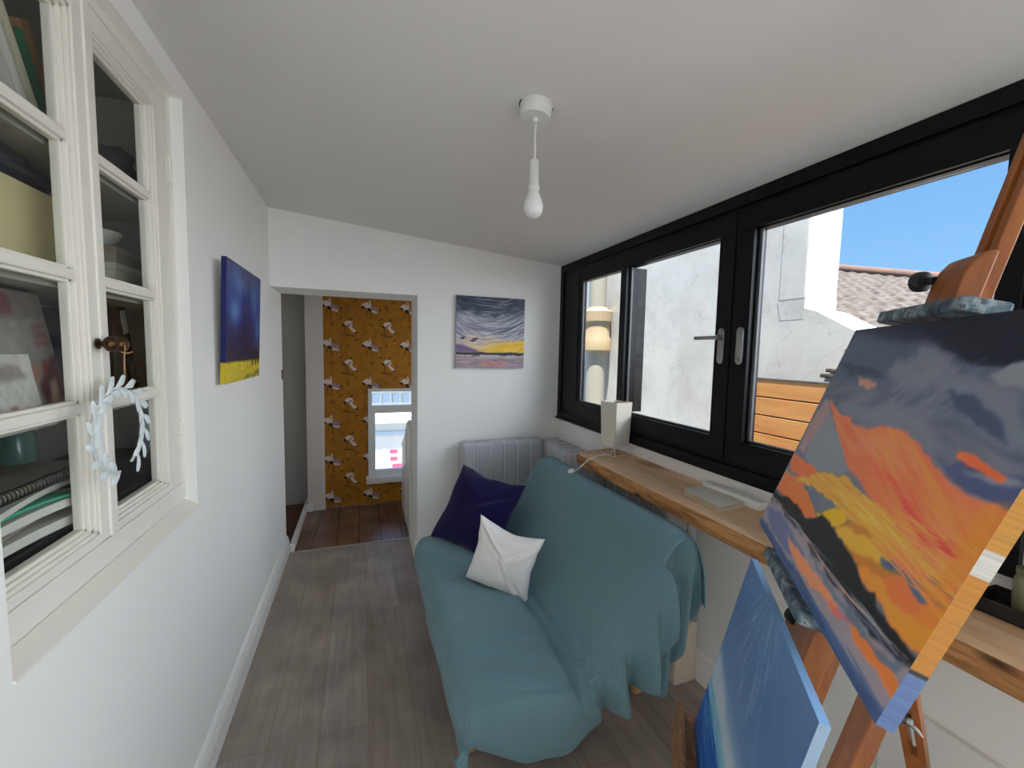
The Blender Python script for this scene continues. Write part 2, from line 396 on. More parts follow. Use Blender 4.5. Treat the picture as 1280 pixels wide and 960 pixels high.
def mesh_from(name, verts, faces, m, parent=None, smooth=None, colors=None, uvs=None):
    verts = np.asarray(verts, float)
    if parent is not None: verts = verts - np.array(root_loc(parent))
    me = bpy.data.meshes.new(name); me.from_pydata(verts.tolist(), [], faces); me.update()
    if colors is not None:
        ca = me.color_attributes.new('paint', 'FLOAT_COLOR', 'POINT')
        c = np.ones((len(verts),4), np.float32); c[:,:3] = colors
        ca.data.foreach_set('color', c.ravel())
    if uvs is not None:
        ul = me.uv_layers.new(name='UVMap'); li = np.empty(len(me.loops), np.int32); me.loops.foreach_get('vertex_index', li)
        ul.data.foreach_set('uv', np.asarray(uvs, np.float32)[li].ravel())
    return link(name, me, m, parent, smooth)

def grid_faces(nv, nu, off=0, flip=False):
    f = []
    for j in range(nv-1):
        for i in range(nu-1):
            a = off+j*nu+i; q = (a, a+1, a+nu+1, a+nu)
            f.append(q[::-1] if flip else q)
    return f

# ------------------------------------------------------------------ painting by number arrays
def lin(a): a = np.asarray(a, float)/255.0; return np.where(a <= 0.04045, a/12.92, ((a+0.055)/1.055)**2.4)
def vnoise(U, Vv, fx, fy, seed):
    rs = np.random.RandomState(seed); g = rs.rand(int(fy)+3, int(fx)+3)
    x = np.clip(U,0,1)*fx; y = np.clip(Vv,0,1)*fy; i = np.floor(x).astype(int); j = np.floor(y).astype(int); a = x-i; b = y-j
    a = a*a*(3-2*a); b = b*b*(3-2*b)
    return (g[j,i]*(1-a)+g[j,i+1]*a)*(1-b)+(g[j+1,i]*(1-a)+g[j+1,i+1]*a)*b
class Paint:
    """row 0 is the bottom of the picture; u runs right, v runs up, both 0 to 1"""
    def __init__(s, nu, nv, base):
        s.nu, s.nv = nu, nv
        s.U, s.V = np.meshgrid(np.linspace(0,1,nu), np.linspace(0,1,nv))
        s.c = np.zeros((nv,nu,3)); s.c[:] = base
    def mask(s, pts, warp=0.0, seed=0, soft=0):
        x, y = s.U, s.V
        if warp > 0:
            x = x + warp*(vnoise(s.U,s.V,14,14,seed)-0.5)*2 + warp*(vnoise(s.U,s.V,40,40,seed+1)-0.5)
            y = y + warp*(vnoise(s.U,s.V,14,14,seed+2)-0.5)*2 + warp*(vnoise(s.U,s.V,40,40,seed+3)-0.5)
        m = np.zeros(x.shape, bool); n = len(pts)
        for i in range(n):
            (x0,y0),(x1,y1) = pts[i], pts[(i+1)%n]
            if y0 == y1: continue
            c = ((y0 > y) != (y1 > y)) & (x < (x1-x0)*(y-y0)/(y1-y0)+x0)
            m ^= c
        m = m.astype(float)
        for _ in range(2):
            if soft > 0: m = s.blur(m, soft)
        return m
    def blur(s, m, r):
        k = 2*r+1
        for ax in (0,1):
            p = np.pad(m, [(r+1,r) if a == ax else (0,0) for a in (0,1)], mode='edge'); c = np.cumsum(p, axis=ax)
            m = (c[k:] - c[:-k])/k if ax == 0 else (c[:,k:] - c[:,:-k])/k
        return m
    def fill(s, m, col, a=1.0):
        m = (m*a)[...,None]; s.c = s.c*(1-m)+np.array(col,float)*m
    def poly(s, pts, col, warp=0.006, soft=1, seed=0, a=1.0): s.fill(s.mask(pts,warp,seed,soft), col, a)
    def gradv(s, stops):
        v = s.V; xs = [q[0] for q in stops]
        for k in range(3): s.c[...,k] = np.interp(v, xs, [q[1][k] for q in stops])
    def strokes(s, n, area, ang, length, width, cols, seed=0, a=0.6, mask=None):
        """n tapered brush marks inside a uv rectangle; ang(u, v) gives the direction"""
        rs = np.random.RandomState(seed)
        for _ in range(n):
            u = area[0]+rs.rand()*(area[2]-area[0]); v = area[1]+rs.rand()*(area[3]-area[1])
            if mask is not None and mask[int(np.clip(v,0,1)*(s.nv-1)), int(np.clip(u,0,1)*(s.nu-1))] < 0.5: continue
            t = ang(u,v)+rs.randn()*0.07; L = length*(0.5+rs.rand()); w = width*(0.5+rs.rand()); col = np.array(cols[rs.randint(len(cols))], float)
            r = L/2+w; i0, i1 = int(max(0,(u-r)*(s.nu-1))), int(min(s.nu,(u+r)*(s.nu-1)+2)); j0, j1 = int(max(0,(v-r)*(s.nv-1))), int(min(s.nv,(v+r)*(s.nv-1)+2))
            if i1 <= i0 or j1 <= j0: continue
            x = s.U[j0:j1,i0:i1]-u; y = s.V[j0:j1,i0:i1]-v
            p = x*math.cos(t)+y*math.sin(t); q = -x*math.sin(t)+y*math.cos(t)+0.15*w*np.sin(p/L*5)
            k = np.clip(1-np.abs(p)/(L/2),0,1)
            m = np.clip((w*np.sqrt(k)-np.abs(q))/(0.5*w+1e-6),0,1)*a
            if mask is not None: m = m*mask[j0:j1,i0:i1]
            m = m[...,None]; s.c[j0:j1,i0:i1] = s.c[j0:j1,i0:i1]*(1-m)+col*m
    def grain(s, amt, fx, fy, seed=3):
        s.c = np.clip(s.c*(1+amt*(vnoise(s.U,s.V,fx,fy,seed)-0.5)[...,None]),0,255)

def canvas(name, o, ax, ay, w, h, depth, pic, label, cat='painting', side=None, m='paint', group=None, parent=None):
    """stretched canvas: painted face at plane o + ax,ay, wrapped sides and a back; o is the lower left front corner"""
    ax = np.array(ax,float); ax /= np.linalg.norm(ax); ay = np.array(ay,float); ay /= np.linalg.norm(ay); n = np.cross(ax,ay); o = np.array(o,float)
    nu, nv = pic.nu, pic.nv
    P = o + pic.U[...,None]*w*ax + pic.V[...,None]*h*ay
    verts = [P.reshape(-1,3)]; cols = [pic.c.reshape(-1,3)]; faces = grid_faces(nv,nu); off = nu*nv
    back = -n*depth
    def strip(idx, colr, flip):
        nonlocal off
        k = len(idx); A = P.reshape(-1,3)[idx]
        verts.append(A); verts.append(A+back*0.5); verts.append(A+back); cols.extend([colr,colr,colr])
        for r in range(2):
            for i in range(k-1):
                q = (off+r*k+i, off+r*k+i+1, off+(r+1)*k+i+1, off+(r+1)*k+i)
                faces.append(q[::-1] if flip else q)
        off += 3*k
    I = np.arange(nu*nv).reshape(nv,nu); C = pic.c
    side = side or {}
    strip(I[:,-1], side.get('right', C[:,-1]), False)
    strip(I[:,0], side.get('left', C[:,0]), True)
    strip(I[-1,:], side.get('top', C[-1]), True)
    strip(I[0,:], side.get('bottom', C[0]), False)
    B = np.array([o+back, o+back+w*ax, o+back+w*ax+h*ay, o+back+h*ay]); verts.append(B); cols.append(np.full((4,3),215.0)); faces.append((off+3,off+2,off+1,off))
    ob = mesh_from(name, np.concatenate(verts), faces, m, parent, colors=lin(np.concatenate(cols)))
    if label: tag(ob, label, cat, group)
    return ob
# ================================================================== the room shell
struct(MB().box((0.0,YREAR,-0.12),(W,YT,0.0)).build('floor', M['floor']))
T = 0.14
def slab(y0, y1, x0=-0.03, x1=W+0.09):
    return [(x0,y0,ceil_z(x0)),(x1,y0,ceil_z(x1)),(x1,y0,ceil_z(x1)+T),(x0,y0,ceil_z(x0)+T)]
RY0, RY1 = -3.3, -1.9          # roof light added over the unseen rear of the room to let in sun
b = MB(); b.prism(slab(RY1,YT), (0,YT-RY1,0)); b.prism(slab(YREAR-0.1,RY0), (0,RY0-YREAR+0.1,0))
b.prism(slab(RY0,RY1,-0.03,0.08), (0,RY1-RY0,0)); b.prism(slab(RY0,RY1,1.97,W+0.09), (0,RY1-RY0,0))
struct(b.build('ceiling', M['ceiling']))
w4 = struct_root('added_roof_light', (1.02,-2.8,ZL))
b = MB()
for x in (0.08,0.70,1.32,1.93): b.prism([(x,RY0,ceil_z(x)),(x+0.04,RY0,ceil_z(x+0.04)),(x+0.04,RY0,ceil_z(x+0.04)+0.08),(x,RY0,ceil_z(x)+0.08)], (0,RY1-RY0,0))
b.build('window_frame', M['black'], w4)
for x in (0.12,0.74,1.36): b = MB(); b.prism([(x,RY0,ceil_z(x)+0.05),(x+0.57,RY0,ceil_z(x+0.57)+0.05),(x+0.57,RY0,ceil_z(x+0.57)+0.056),(x,RY0,ceil_z(x)+0.056)], (0,RY1-RY0,0)); b.build('pane', M['glass'], w4)
AY0, AY1, AZ0, AZ1 = 0.874, 1.70, 0.993, 2.337     # the niche in the left wall
b = MB(); xw = -0.034
for (y0,y1,z0,z1) in ((YREAR,AY0,0,ZL),(AY1,YT,0,ZL),(AY0,AY1,0,AZ0),(AY0,AY1,AZ1,ZL)): b.box((xw,y0,z0),(0,y1,z1))
struct(b.build('wall_left', M['wall']))
b = MB()
b.prism([(XJ,YB,0),(W+0.09,YB,0),(W+0.09,YB,ceil_z(W+0.09)),(XJ,YB,ceil_z(XJ))], (0,YT-YB,0))
b.prism([(0,YB,ZLIN),(XJ,YB,ZLIN),(XJ,YB,ceil_z(XJ)),(0,YB,ceil_z(0))], (0,YT-YB,0))
struct(b.build('wall_back', M['wall']))
WZ0, WZ1 = 1.02, 2.222
b = MB(); b.box((W,YREAR,-0.1),(W+0.09,YB,WZ0)); b.box((W,0.3,WZ0),(W+0.09,0.5,2.2))
b.box((W,YREAR,WZ0),(W+0.09,-3.2,2.2))
struct(b.build('wall_right', M['wall']))
b = MB(); b.box((-0.034,YREAR-0.1,0),(0.2,YREAR,2.39)); b.box((1.85,YREAR-0.1,0),(W+0.09,YREAR,2.20)); b.box((0.2,YREAR-0.1,2.12),(1.85,YREAR,2.23))
struct(b.build('wall_rear', M['wall']))

def skirting(name, pts_yz, a, d):
    return struct(MB().prism([V(a)+V(q) for q in pts_yz], d).build(name, M['trim']))
prof = [(0,0),(0.02,0),(0.02,0.085),(0.017,0.095),(0.017,0.105),(0.013,0.112),(0.013,0.122),(0.006,0.135),(0,0.14)]
skirting('baseboard_left', [(x,0,z) for x,z in prof], (0,YREAR,0), (0,YT-YREAR-0.002,0))
skirting('baseboard_right', [(-x,0,z) for x,z in prof], (W,YREAR,0), (0,YB-YREAR,0))
skirting('baseboard_back', [(0,-x,z) for x,z in prof], (XJ-0.02,YB,0), (W-XJ,0,0))
skirting('baseboard_jamb', [(-x,0,z) for x,z in prof], (XJ,YB,0), (0,YT-YB-0.01,0))
b = MB(); b.box((W-0.022,YREAR,0.14),(W,0.74,0.535), 0.003)
struct(b.build('trim_1', M['trim']))
struct(MB().box((0.02,YT-0.03,0),(XJ-0.02,YT,0.006),0.002).build('trim_2', M['strip']))

# white sheet added on the unseen rear floor to bounce sunlight into the room
def dust(x,y): return 0.004+0.012*max(0,mnoise.noise(V((x*4,y*4,2))))+0.008*max(0,mnoise.noise(V((x*11,y*3,5))))
gx, gy = 50, 60
vs_ = [(0.06+1.9*i/(gx-1)+0.02*mnoise.noise(V((j*.2,i*.2,0))), -3.3+2.3*j/(gy-1)+0.03*mnoise.noise(V((i*.2,j*.2,4))), dust(i/25,j/25)) for j in range(gy) for i in range(gx)]
tag(mesh_from('bounce_sheet', vs_, grid_faces(gy,gx), 'white_fabric', smooth=180), 'white cotton sheet added on the unseen floor behind the viewer to bounce light', 'bounce sheet').modifiers.new('thickness','SOLIDIFY').thickness = 0.003

# ------------------------------------------------------------------ black window of three lights
w1 = struct_root('window_1', (W, 1.77, WZ0))
X0, X1 = W-0.008, W+0.036
b = MB()
b.box((X0,0.50,2.058),(X1,YB,WZ1)); b.box((X0,0.50,WZ0),(X1,YB,1.193))
for y0, y1 in ((2.722,YB),(1.287,1.463),(0.50,0.592)): b.box((X0,y0,1.193),(X1,y1,2.058))
b.box((X0,2.147,1.193),(W+0.115,2.229,2.058))
# proud outer edge of the frame
for q in (((X0-0.014,0.50,2.17),(X0,YB,WZ1)),((X0-0.014,0.50,WZ0),(X0,YB,1.075)),((X0-0.014,2.985,1.075),(X0,YB,2.17)),((X0-0.014,0.50,1.075),(X0,0.535,2.17))): b.box(*q, 0.002)
b.box((X0-0.03,2.20,WZ0),(X0-0.014,YB,1.035),0.002)
b.build('window_frame', M['black'], w1)
def sash(y0,y1,gy0,gy1,nm):
    b = MB(); xa, xb = X0-0.022, X0
    b.box((xa,y0,2.062),(xb,y1,2.15),0.003); b.box((xa,y0,1.095),(xb,y1,1.189),0.003)
    b.box((xa,y0,1.189),(xb,gy0-0.003,2.062),0.003); b.box((xa,gy1+0.003,1.189),(xb,y1,2.062),0.003)
    return b.build(nm, M['black'], w1)
s2 = sash(1.378,2.205,1.463,2.147,'casement_sash'); s3 = sash(0.54,1.372,0.592,1.287,'casement_sash')
b = MB()
b.box((X0-0.006,2.24,1.12),(X0,2.97,1.19),0.002); b.box((X0-0.006,2.75,1.19),(X0,2.97,2.14),0.002)
b.build('fixed_sash', M['black'], w1)
b = MB()
for y0,y1 in ((2.229,2.722),(1.463,2.147),(0.592,1.287)):
    g = 0.012
    b.box((X0+0.008,y0,1.193),(X0+0.02,y0+0.004,2.058)); b.box((X0+0.008,y1-g,1.193),(X0+0.02,y1,2.058)); b.box((X0+0.008,y0,1.193),(X0+0.02,y1,1.193+0.005)); 
b.build('glazing_bead', M['grey_gasket'], w1)
for y0,y1 in ((2.229,2.722),(1.463,2.147),(0.592,1.287)):
    MB().box((X0+0.022,y0+0.001,1.194),(X0+0.027,y1-0.001,2.057)).build('pane', M['glass'], w1)
def stadium(y, z0, z1, r, x, d, n=8):
    pts = [(x, y+r*math.cos(a), z1-r+r*math.sin(a)) for a in [math.pi*k/n for k in range(n+1)]] + [(x, y+r*math.cos(a), z0+r+r*math.sin(a)) for a in [math.pi+math.pi*k/n for k in range(n+1)]]
    return pts
def handle(y, lever):
    xs = X0-0.022
    h = MB().prism(stadium(y,1.512,1.668,0.017,xs-0.008,0), (0.008,0,0), 0.0015)
    h.lathe([(0.005,0),(0.005,0.003)], (xs-0.008,y,1.655), (-1,0,0), 12)
    ho = h.build('window_handle', M['steel'], w1, 40)
    l = MB()
    if lever:
        l.lathe([(0.011,0),(0.011,0.022),(0.009,0.026)], (xs-0.008,y,1.628), (-1,0,0), 16)
        l.box((xs-0.04,y-0.012,1.617),(xs-0.028,y+0.125,1.634),0.004)
        l.build('lever', M['steel'], ho, 40)
    else:
        l.prism(stadium(y,1.536,1.645,0.010,xs-0.0115,0), (0.004,0,0), 0.001)
        l.lathe([(0.008,0),(0.008,0.008),(0.006,0.009)], (xs-0.0085,y,1.532), (-1,0,0), 14)
        l.build('cover_plate', M['steel'], ho, 40)
handle(1.419, True); handle(1.322, False)

# unseen window and glazed door added behind the viewer for more daylight
w2 = struct_root('added_window', (W,-0.7,WZ0))
b = MB(); b.box((X0,-3.2,2.10),(X1,0.3,2.2)); b.box((X0,-3.2,WZ0),(X1,0.3,1.10))
ys2 = (-3.2,-2.06,-0.92,0.22)
for y in ys2: b.box((X0,y,1.10),(X1,y+0.08,2.10))
b.build('window_frame', M['black'], w2)
for y0,y1 in zip(ys2,ys2[1:]): MB().box((X0+0.022,y0+0.081,1.101),(X0+0.027,y1-0.001,2.099)).build('pane', M['glass'], w2)
d1 = struct_root('added_glazed_door', (1.02,YREAR-0.05,0))
b = MB()
for x in (0.2,0.99,1.78): b.box((x,YREAR-0.08,0),(x+0.07,YREAR-0.02,2.12))
b.box((0.2,YREAR-0.08,2.05),(1.85,YREAR-0.02,2.12)); b.box((0.2,YREAR-0.08,0),(1.85,YREAR-0.02,0.1))
b.build('door_frame', M['black'], d1)
for x0,x1 in ((0.27,0.99),(1.06,1.78)): MB().box((x0,YREAR-0.055,0.1),(x1,YREAR-0.05,2.05)).build('pane', M['glass'], d1)

# ================================================================== stair hall beyond the doorway
YW = 4.276
struct(MB().box((0.03,YT,-0.12),(1.72,YW+0.02,0.0)).build('floor_hall', M['hall_floor']))
struct(MB().box((-1.0,YT,-0.12),(0.03,4.52,-0.001)).build('floor_landing', M['landing_floor']))
struct(MB().box((-1.0,4.5,0),(0.10,4.56,2.6)).build('wall_landing', M['door_grey']))
b = MB(); b.box((-1.06,YT-0.06,-0.12),(-1.0,4.56,2.6)); b.box((-1.0,YT-0.06,0),(-0.034,YT,2.6))
struct(b.build('wall_landing_left', M['wall']))
b = MB(); b.box((-1.06,YT-0.06,2.6),(1.78,4.56,2.68)); struct(b.build('ceiling_hall', M['ceiling']))
b = MB(); b.box((0.0,YT-0.02,ceil_z(0)+0.0),(1.78,YT+0.0,2.6)); struct(b.build('wall_hall_front', M['wall']))
b = MB(); b.box((1.72,YT,-0.12),(1.78,4.4,0.8)); b.box((1.72,YT,2.2),(1.78,4.4,2.6)); b.box((1.72,YT,0.8),(1.78,3.5,2.2)); b.box((1.72,4.2,0.8),(1.78,4.4,2.2))
struct(b.build('wall_hall_right', M['wall']))
struct(MB().box((0.055,YW-0.01,0),(0.208,4.5,2.6),0.003).build('trim_3', M['pinkish']))
b = MB(); b.box((0.045,YW-0.028,0),(0.10,YW-0.01,0.075),0.004); b.box((0.018,YT+0.01,-0.002),(0.05,4.5,0.06),0.006)
struct(b.build('trim_4', M['trim']))
struct(MB().box((0.208,YW-0.012,0),(1.2,YW,0.02),0.002).build('baseboard_hall', M['hall_floor']))

OX0, OX1, OZ0, OZ1 = 0.598, 1.16, 0.235, 1.158
b = MB()
for q in (((0.208,YW+0.004,-0.12),(OX0,YW+0.12,2.6)),((OX1,YW+0.004,-0.12),(1.72,YW+0.12,2.6)),((OX0,YW+0.004,-0.12),(OX1,YW+0.12,OZ0)),((OX0,YW+0.004,OZ1),(OX1,YW+0.12,2.6))): b.box(*q)
struct(b.build('wall_hall', M['pinkish']))
# crane wallpaper: one thin printed sheet with the window cut out
PX0, PX1, PZ0, PZ1 = 0.208, 1.45, 0.0, 2.5
pw = Paint(300, 560, (178,118,22))
pw.grain(0.16, 30, 60, 5); pw.grain(0.10, 120, 200, 6)
def stamp(cx, cz, shapes):
    for col, pts in shapes:
        q = [((cx+px*0.00105-PX0)/(PX1-PX0), (cz-py*0.00105-PZ0)/(PZ1-PZ0)) for px,py in pts]
        pw.poly(q, col, 0, 0)
def ln(x0,y0,x1,y1,w=3):
    dx,dy = x1-x0,y1-y0; L = math.hypot(dx,dy); nx,ny = -dy/L*w,dx/L*w
    return [(x0+nx,y0+ny),(x1+nx,y1+ny),(x1-nx,y1-ny),(x0-nx,y0-ny)]
WHT, BLK, GRY, BRN, LEG = (236,216,204), (34,22,26), (168,140,140), (110,52,26), (96,60,16)
craneA = [(LEG,ln(10,30,20,115)),(LEG,ln(-20,30,-25,95)),(LEG,ln(55,45,62,100,2)),(GRY,[(5,-25),(45,-5),(100,20),(90,34),(50,42),(10,20)]),
          (WHT,[(-68,-8),(-44,-36),(-12,-42),(6,-22),(-2,-58),(4,-66),(13,-50),(16,-20),(12,6),(-22,12),(-40,6)]),
          (WHT,[(0,28),(30,30),(78,44),(66,56),(30,48)]),(BLK,[(-74,0),(-56,-12),(-36,4),(-30,18),(-48,18)]),(BLK,[(-22,14),(-4,8),(22,30),(10,44),(-8,38)]),
          (BRN,[(-2,-66),(6,-78),(14,-64)]),(BLK,[(88,14),(102,18),(96,34),(84,30)])]
craneB = [(LEG,ln(-35,0,-38,85)),(LEG,ln(-20,20,-15,80,2)),(LEG,ln(-70,70,40,90,5)),(WHT,[(-50,-20),(-34,-44),(-2,-52),(24,-44),(10,-26),(30,-28),(22,-8),(-4,2),(-24,-8)]),
          (WHT,[(-16,-6),(4,-12),(56,40),(46,56),(20,44)]),(BLK,[(42,56),(60,38),(66,50),(44,66)]),(BLK,[(-64,-6),(-48,-26),(-36,0),(-48,8)]),(BRN,ln(0,-52,22,-74,7)),(BLK,ln(-18,-2,10,-26,4))]
leafC = [((140,84,24),ln(-20,0,20,10,6)),((140,84,24),ln(0,-20,6,22,5)),((120,70,20),ln(60,-40,90,-60,6))]
for i in range(-1,5):
    for j in range(-1,8):
        cx, cz = 0.616+0.354*(i-1), 1.943-0.366*(j-0)
        stamp(cx, cz, craneA); stamp(cx-0.178, cz-0.19, craneB); stamp(cx+0.02, cz-0.17, leafC); stamp(cx-0.2, cz+0.0, leafC)
PX = PX0+pw.U*(PX1-PX0); PZ = PZ0+pw.V*(PZ1-PZ0)
pv = np.stack([PX, np.full_like(PX,YW), PZ], -1).reshape(-1,3); pf = []
for j in range(pw.nv-1):
    for i in range(pw.nu-1):
        x, z = PX[j,i+0]+0.002, PZ[j,i]+0.002
        if OX0 < x < OX1 and OZ0 < z < OZ1: continue
        a = j*pw.nu+i; pf.append((a, a+1, a+pw.nu+1, a+pw.nu))
struct(mesh_from('wall_hall_papered', pv, pf, 'wallpaper', colors=lin(pw.c.reshape(-1,3))))

w3 = struct_root('window_3', (0.88,YW+0.05,OZ0))
b = MB(); ya, yb = YW-0.012, YW+0.06
b.box((OX0,ya,OZ0+0.06),(OX0+0.036,yb,OZ1)); b.box((OX0+0.036,ya,OZ1-0.028),(OX1-0.04,yb,OZ1)); b.box((OX1-0.04,ya,OZ0+0.06),(OX1,yb,OZ1)); b.box((OX0+0.036,ya,0.918),(OX1-0.04,yb,0.99)); b.box((OX0+0.036,ya,OZ0+0.06),(OX1-0.04,yb,0.318))
b.build('window_frame', M['trim'], w3)
b = MB(); b.box((OX0+0.036,ya+0.01,0.318),(OX0+0.066,yb-0.01,0.918)); b.box((OX0+0.066,ya+0.01,0.318),(OX1-0.07,yb-0.01,0.345)); b.box((OX1-0.07,ya+0.01,0.318),(OX1-0.04,yb-0.01,0.918))
b.build('window_sash', M['trim'], w3)
for z0,z1,x0 in ((0.345,0.918,OX0+0.066),(0.99,OZ1-0.028,OX0+0.036)): MB().box((x0,YW+0.03,z0),(OX1-0.04,YW+0.034,z1)).build('pane', M['glass'], w3)
MB().box((OX0-0.02,YW-0.09,OZ0),(OX1,YW+0.06,OZ0+0.06),0.006).build('window_sill', M['trim'], w3)

# stair guard: boarded panel with a rounded newel and a sloping rail
t = thing('stair_banister', (0.93,3.8,0), 'cream painted stair banister panel standing just inside the doorway on the hall floor', 'banister')
pts = [(3.50,0),(3.50,0.90),(3.53,0.915),(3.62,0.90),(3.74,0.80),(3.86,0.72),(4.02,0.655),(4.12,0.60),(4.14,0.50),(4.14,0)]
MB().prism([(0.905,y,z) for y,z in pts], (0.03,0,0), 0.004).build('panel', M['joinery'], t)
MB().tube([(0.918,y,z+0.012) for y,z in [(3.50,0.90),(3.56,0.925),(3.63,0.905),(3.74,0.81),(3.86,0.73),(4.02,0.665),(4.12,0.61)]], 0.02, 12).build('handrail', M['trim'], t, 60)
MB().box((0.897,3.70,0.02),(0.907,3.725,0.80),0.003).build('batten', M['trim'], t)
def plate(name, a, bb, label):
    o = MB().box(a, bb, 0.001).build(name, M['bronze']); tag(o, label, 'strike plate')
plate('strike_plate', (-0.004,YT-0.045,1.315),(0.005,YT+0.003,1.382), 'small brass strike plate on the end of the long white wall beside the doorway')
plate('strike_plate', (0.050,4.285,1.30),(0.057,4.312,1.38), 'small dark strike plate on the far white post beside the crane wallpaper')

# ================================================================== outside, beyond the black window
b = MB()
b.prism([(3.3,6.5,-2.5),(3.3,6.5,2.72),(3.3,1.98,2.72),(3.3,1.98,1.87),(3.3,1.90,1.845),(3.3,1.65,1.70),(3.3,1.40,1.585),(3.3,1.0,1.38),(3.3,-0.6,0.55),(3.3,-0.6,-2.5)], (0.3,0,0))
struct(b.build('wall_neighbour', M['render']))
b = MB(); b.hexa([(3.299,1.985,1.80),(3.6,1.985,1.80),(3.6,2.15,1.80),(3.299,2.15,1.80),(3.296,1.978,1.93),(3.6,1.972,1.93),(3.6,2.172,1.93),(3.296,2.172,1.93)]); b.box((3.296,1.978,1.93),(3.6,2.172,2.80),0.012)
struct(b.build('trim_5', M['render']))
o = MB().prism([(3.285,1.71,1.60),(3.285,1.62,1.625),(3.285,1.55,1.45),(3.285,1.66,1.44)], (0.016,0,0), 0.004).build('brick_patch', M['brick']); tag(o, 'bare orange brick patch where render has fallen off the outer parapet', 'brickwork')
for k,(y,z) in enumerate(((1.73,1.47),(1.76,1.435))):
    o = MB().box((3.24,y-0.06,z-0.012),(3.31,y+0.05,z+0.012),0.006).build('slate_ledge', M['roof']); tag(o, ('upper','lower')[k]+' stone slip jutting from the parapet just above the slatted fence', 'stone')
# corrugated roof behind the parapet
ru = V((8.0,9.2,4.16)); rv = V((8.0,-3.0,0.90)); lu = V((3.62,4.6,2.35)); lv = V((3.62,-6.0,-0.70))
N1, N2 = 700, 6
vs = []; 
nn = (rv-ru).cross(lu-ru).normalized(); nn = nn if nn.z > 0 else -nn
for j in range(N2):
    for i in range(N1):
        s_, t_ = i/(N1-1), j/(N2-1); p = (ru*(1-s_)+rv*s_)*(1-t_)+(lu*(1-s_)+lv*s_)*t_
        vs.append(tuple(p+nn*(0.009*math.sin(s_*math.pi*2*70)+0.010*(j%2))))
rf = mesh_from('corrugated_roof', vs, grid_faces(N2,N1), 'roof', smooth=50)
tag(rf, 'weathered corrugated sheet roof sloping down behind the white parapet', 'roof')
o = MB().tube([ru+V((0,0,0.03)), rv+V((0,0,0.03))], 0.07, 10).build('ridge_capping', M['ridge'], None, 50)
tag(o, 'row of reddish ridge tiles along the top of the corrugated roof', 'ridge tiles')
# slatted fence
t = thing('slatted_fence', (3.05,1.2,-0.3), 'golden cedar fence of wide horizontal slats outside the right hand window light', 'fence')
for k in range(14):
    z1 = 1.395-k*0.121
    MB().box((3.05,-0.8,z1-0.112),(3.068,2.32,z1),0.002).build('slat', M['fence'], t)
MB().box((3.068,-0.8,-0.3),(3.076,2.32,1.39)).build('added_dark_backing', M['black_plastic'], t)  # dark sheet added to block the light behind, so the gaps look dark
MB().box((3.046,-0.8,1.396),(3.08,2.32,1.408),0.002).build('capping_rail', M['grey_gasket'], t)
for y in (-0.7,0.9,2.28): MB().box((3.077,y-0.03,-0.6),(3.13,y+0.03,1.395)).build('post', M['grey_gasket'], t)
# pipes on the neighbour's wall
t = thing('soil_pipe', (3.12,4.28,0), 'cream soil pipe with ochre stained collar on the wall outside the small light', 'pipe')
MB().tube([(3.12,4.28,-1.0),(3.12,4.28,1.62)], 0.11, 20).build('lower_pipe', M['clay_pipe'], t, 50)
MB().lathe([(0.115,0),(0.165,0.03),(0.165,0.16),(0.15,0.19),(0.15,0.34),(0.17,0.36),(0.17,0.47),(0.12,0.50),(0.105,0.52)], (3.12,4.28,1.55), n=24).build('collar', M['rust'], t, 30)
MB().tube([(3.12,4.28,2.05),(3.12,4.28,3.2)], 0.10, 20).build('upper_pipe', M['clay_pipe'], t, 50)
for k,(y,r) in enumerate(((4.62,0.05),(4.80,0.07))):
    o = MB().tube([(3.2,y,-1.0),(3.2,y,1.2),(3.2,y-0.05,1.6),(3.2,y,3.2)], r, 14).build('rainwater_pipe', M['grey_pipe'], None, 50)
    tag(o, ('thin blue grey rainwater pipe next to the cream soil pipe','thick blue grey rainwater pipe furthest along the neighbouring wall')[k], 'pipe')
# street seen through the hall window
struct(MB().box((-30,4.8,-4.2),(40,40,-4.0)).build('ground', M['street']))
t = thing('street_building', (4,17,-4), 'white building across the street seen through the small hall window', 'building')
MB().box((-4,16.5,-4),(12,22,0.6)).build('wall', M['facade'], t)
MB().box((-4,16.3,0.0),(12,16.5,0.12)).build('cornice', M['awning'], t)
for k in range(7):
    MB().box((0.95+k*0.36,16.46,-0.50),(1.19+k*0.36,16.5,-0.16)).build('window', M['facade_win'], t)
MB().box((-4,16.2,-1.25),(12,16.5,-0.98)).build('awning', M['awning'], t)
MB().box((-4,16.4,-1.72),(12,16.5,-1.6)).build('string_course', M['facade_win'], t)
t = thing('street_barrier', (1.9,14,-4), 'red and white barrier boards down in the street beyond the hall window', 'barrier')
for k in range(4):
    z = -2.62+k*0.24
    MB().box((1.15,14,z),(3.2,14.04,z+0.15)).build('board', M['facade'], t)
for k,(x,z,w_) in enumerate(((1.36,-2.56,0.32),(1.48,-2.34,0.30),(1.42,-2.10,0.22),(1.40,-1.86,0.24))):
    MB().box((x,13.98,z),(x+w_,14.0,z+0.12)).build('red_stripe', M['pink'], t)
for x in (1.2,3.1): MB().box((x,14.04,-4),(x+0.06,14.1,-1.7)).build('post', M['facade'], t)
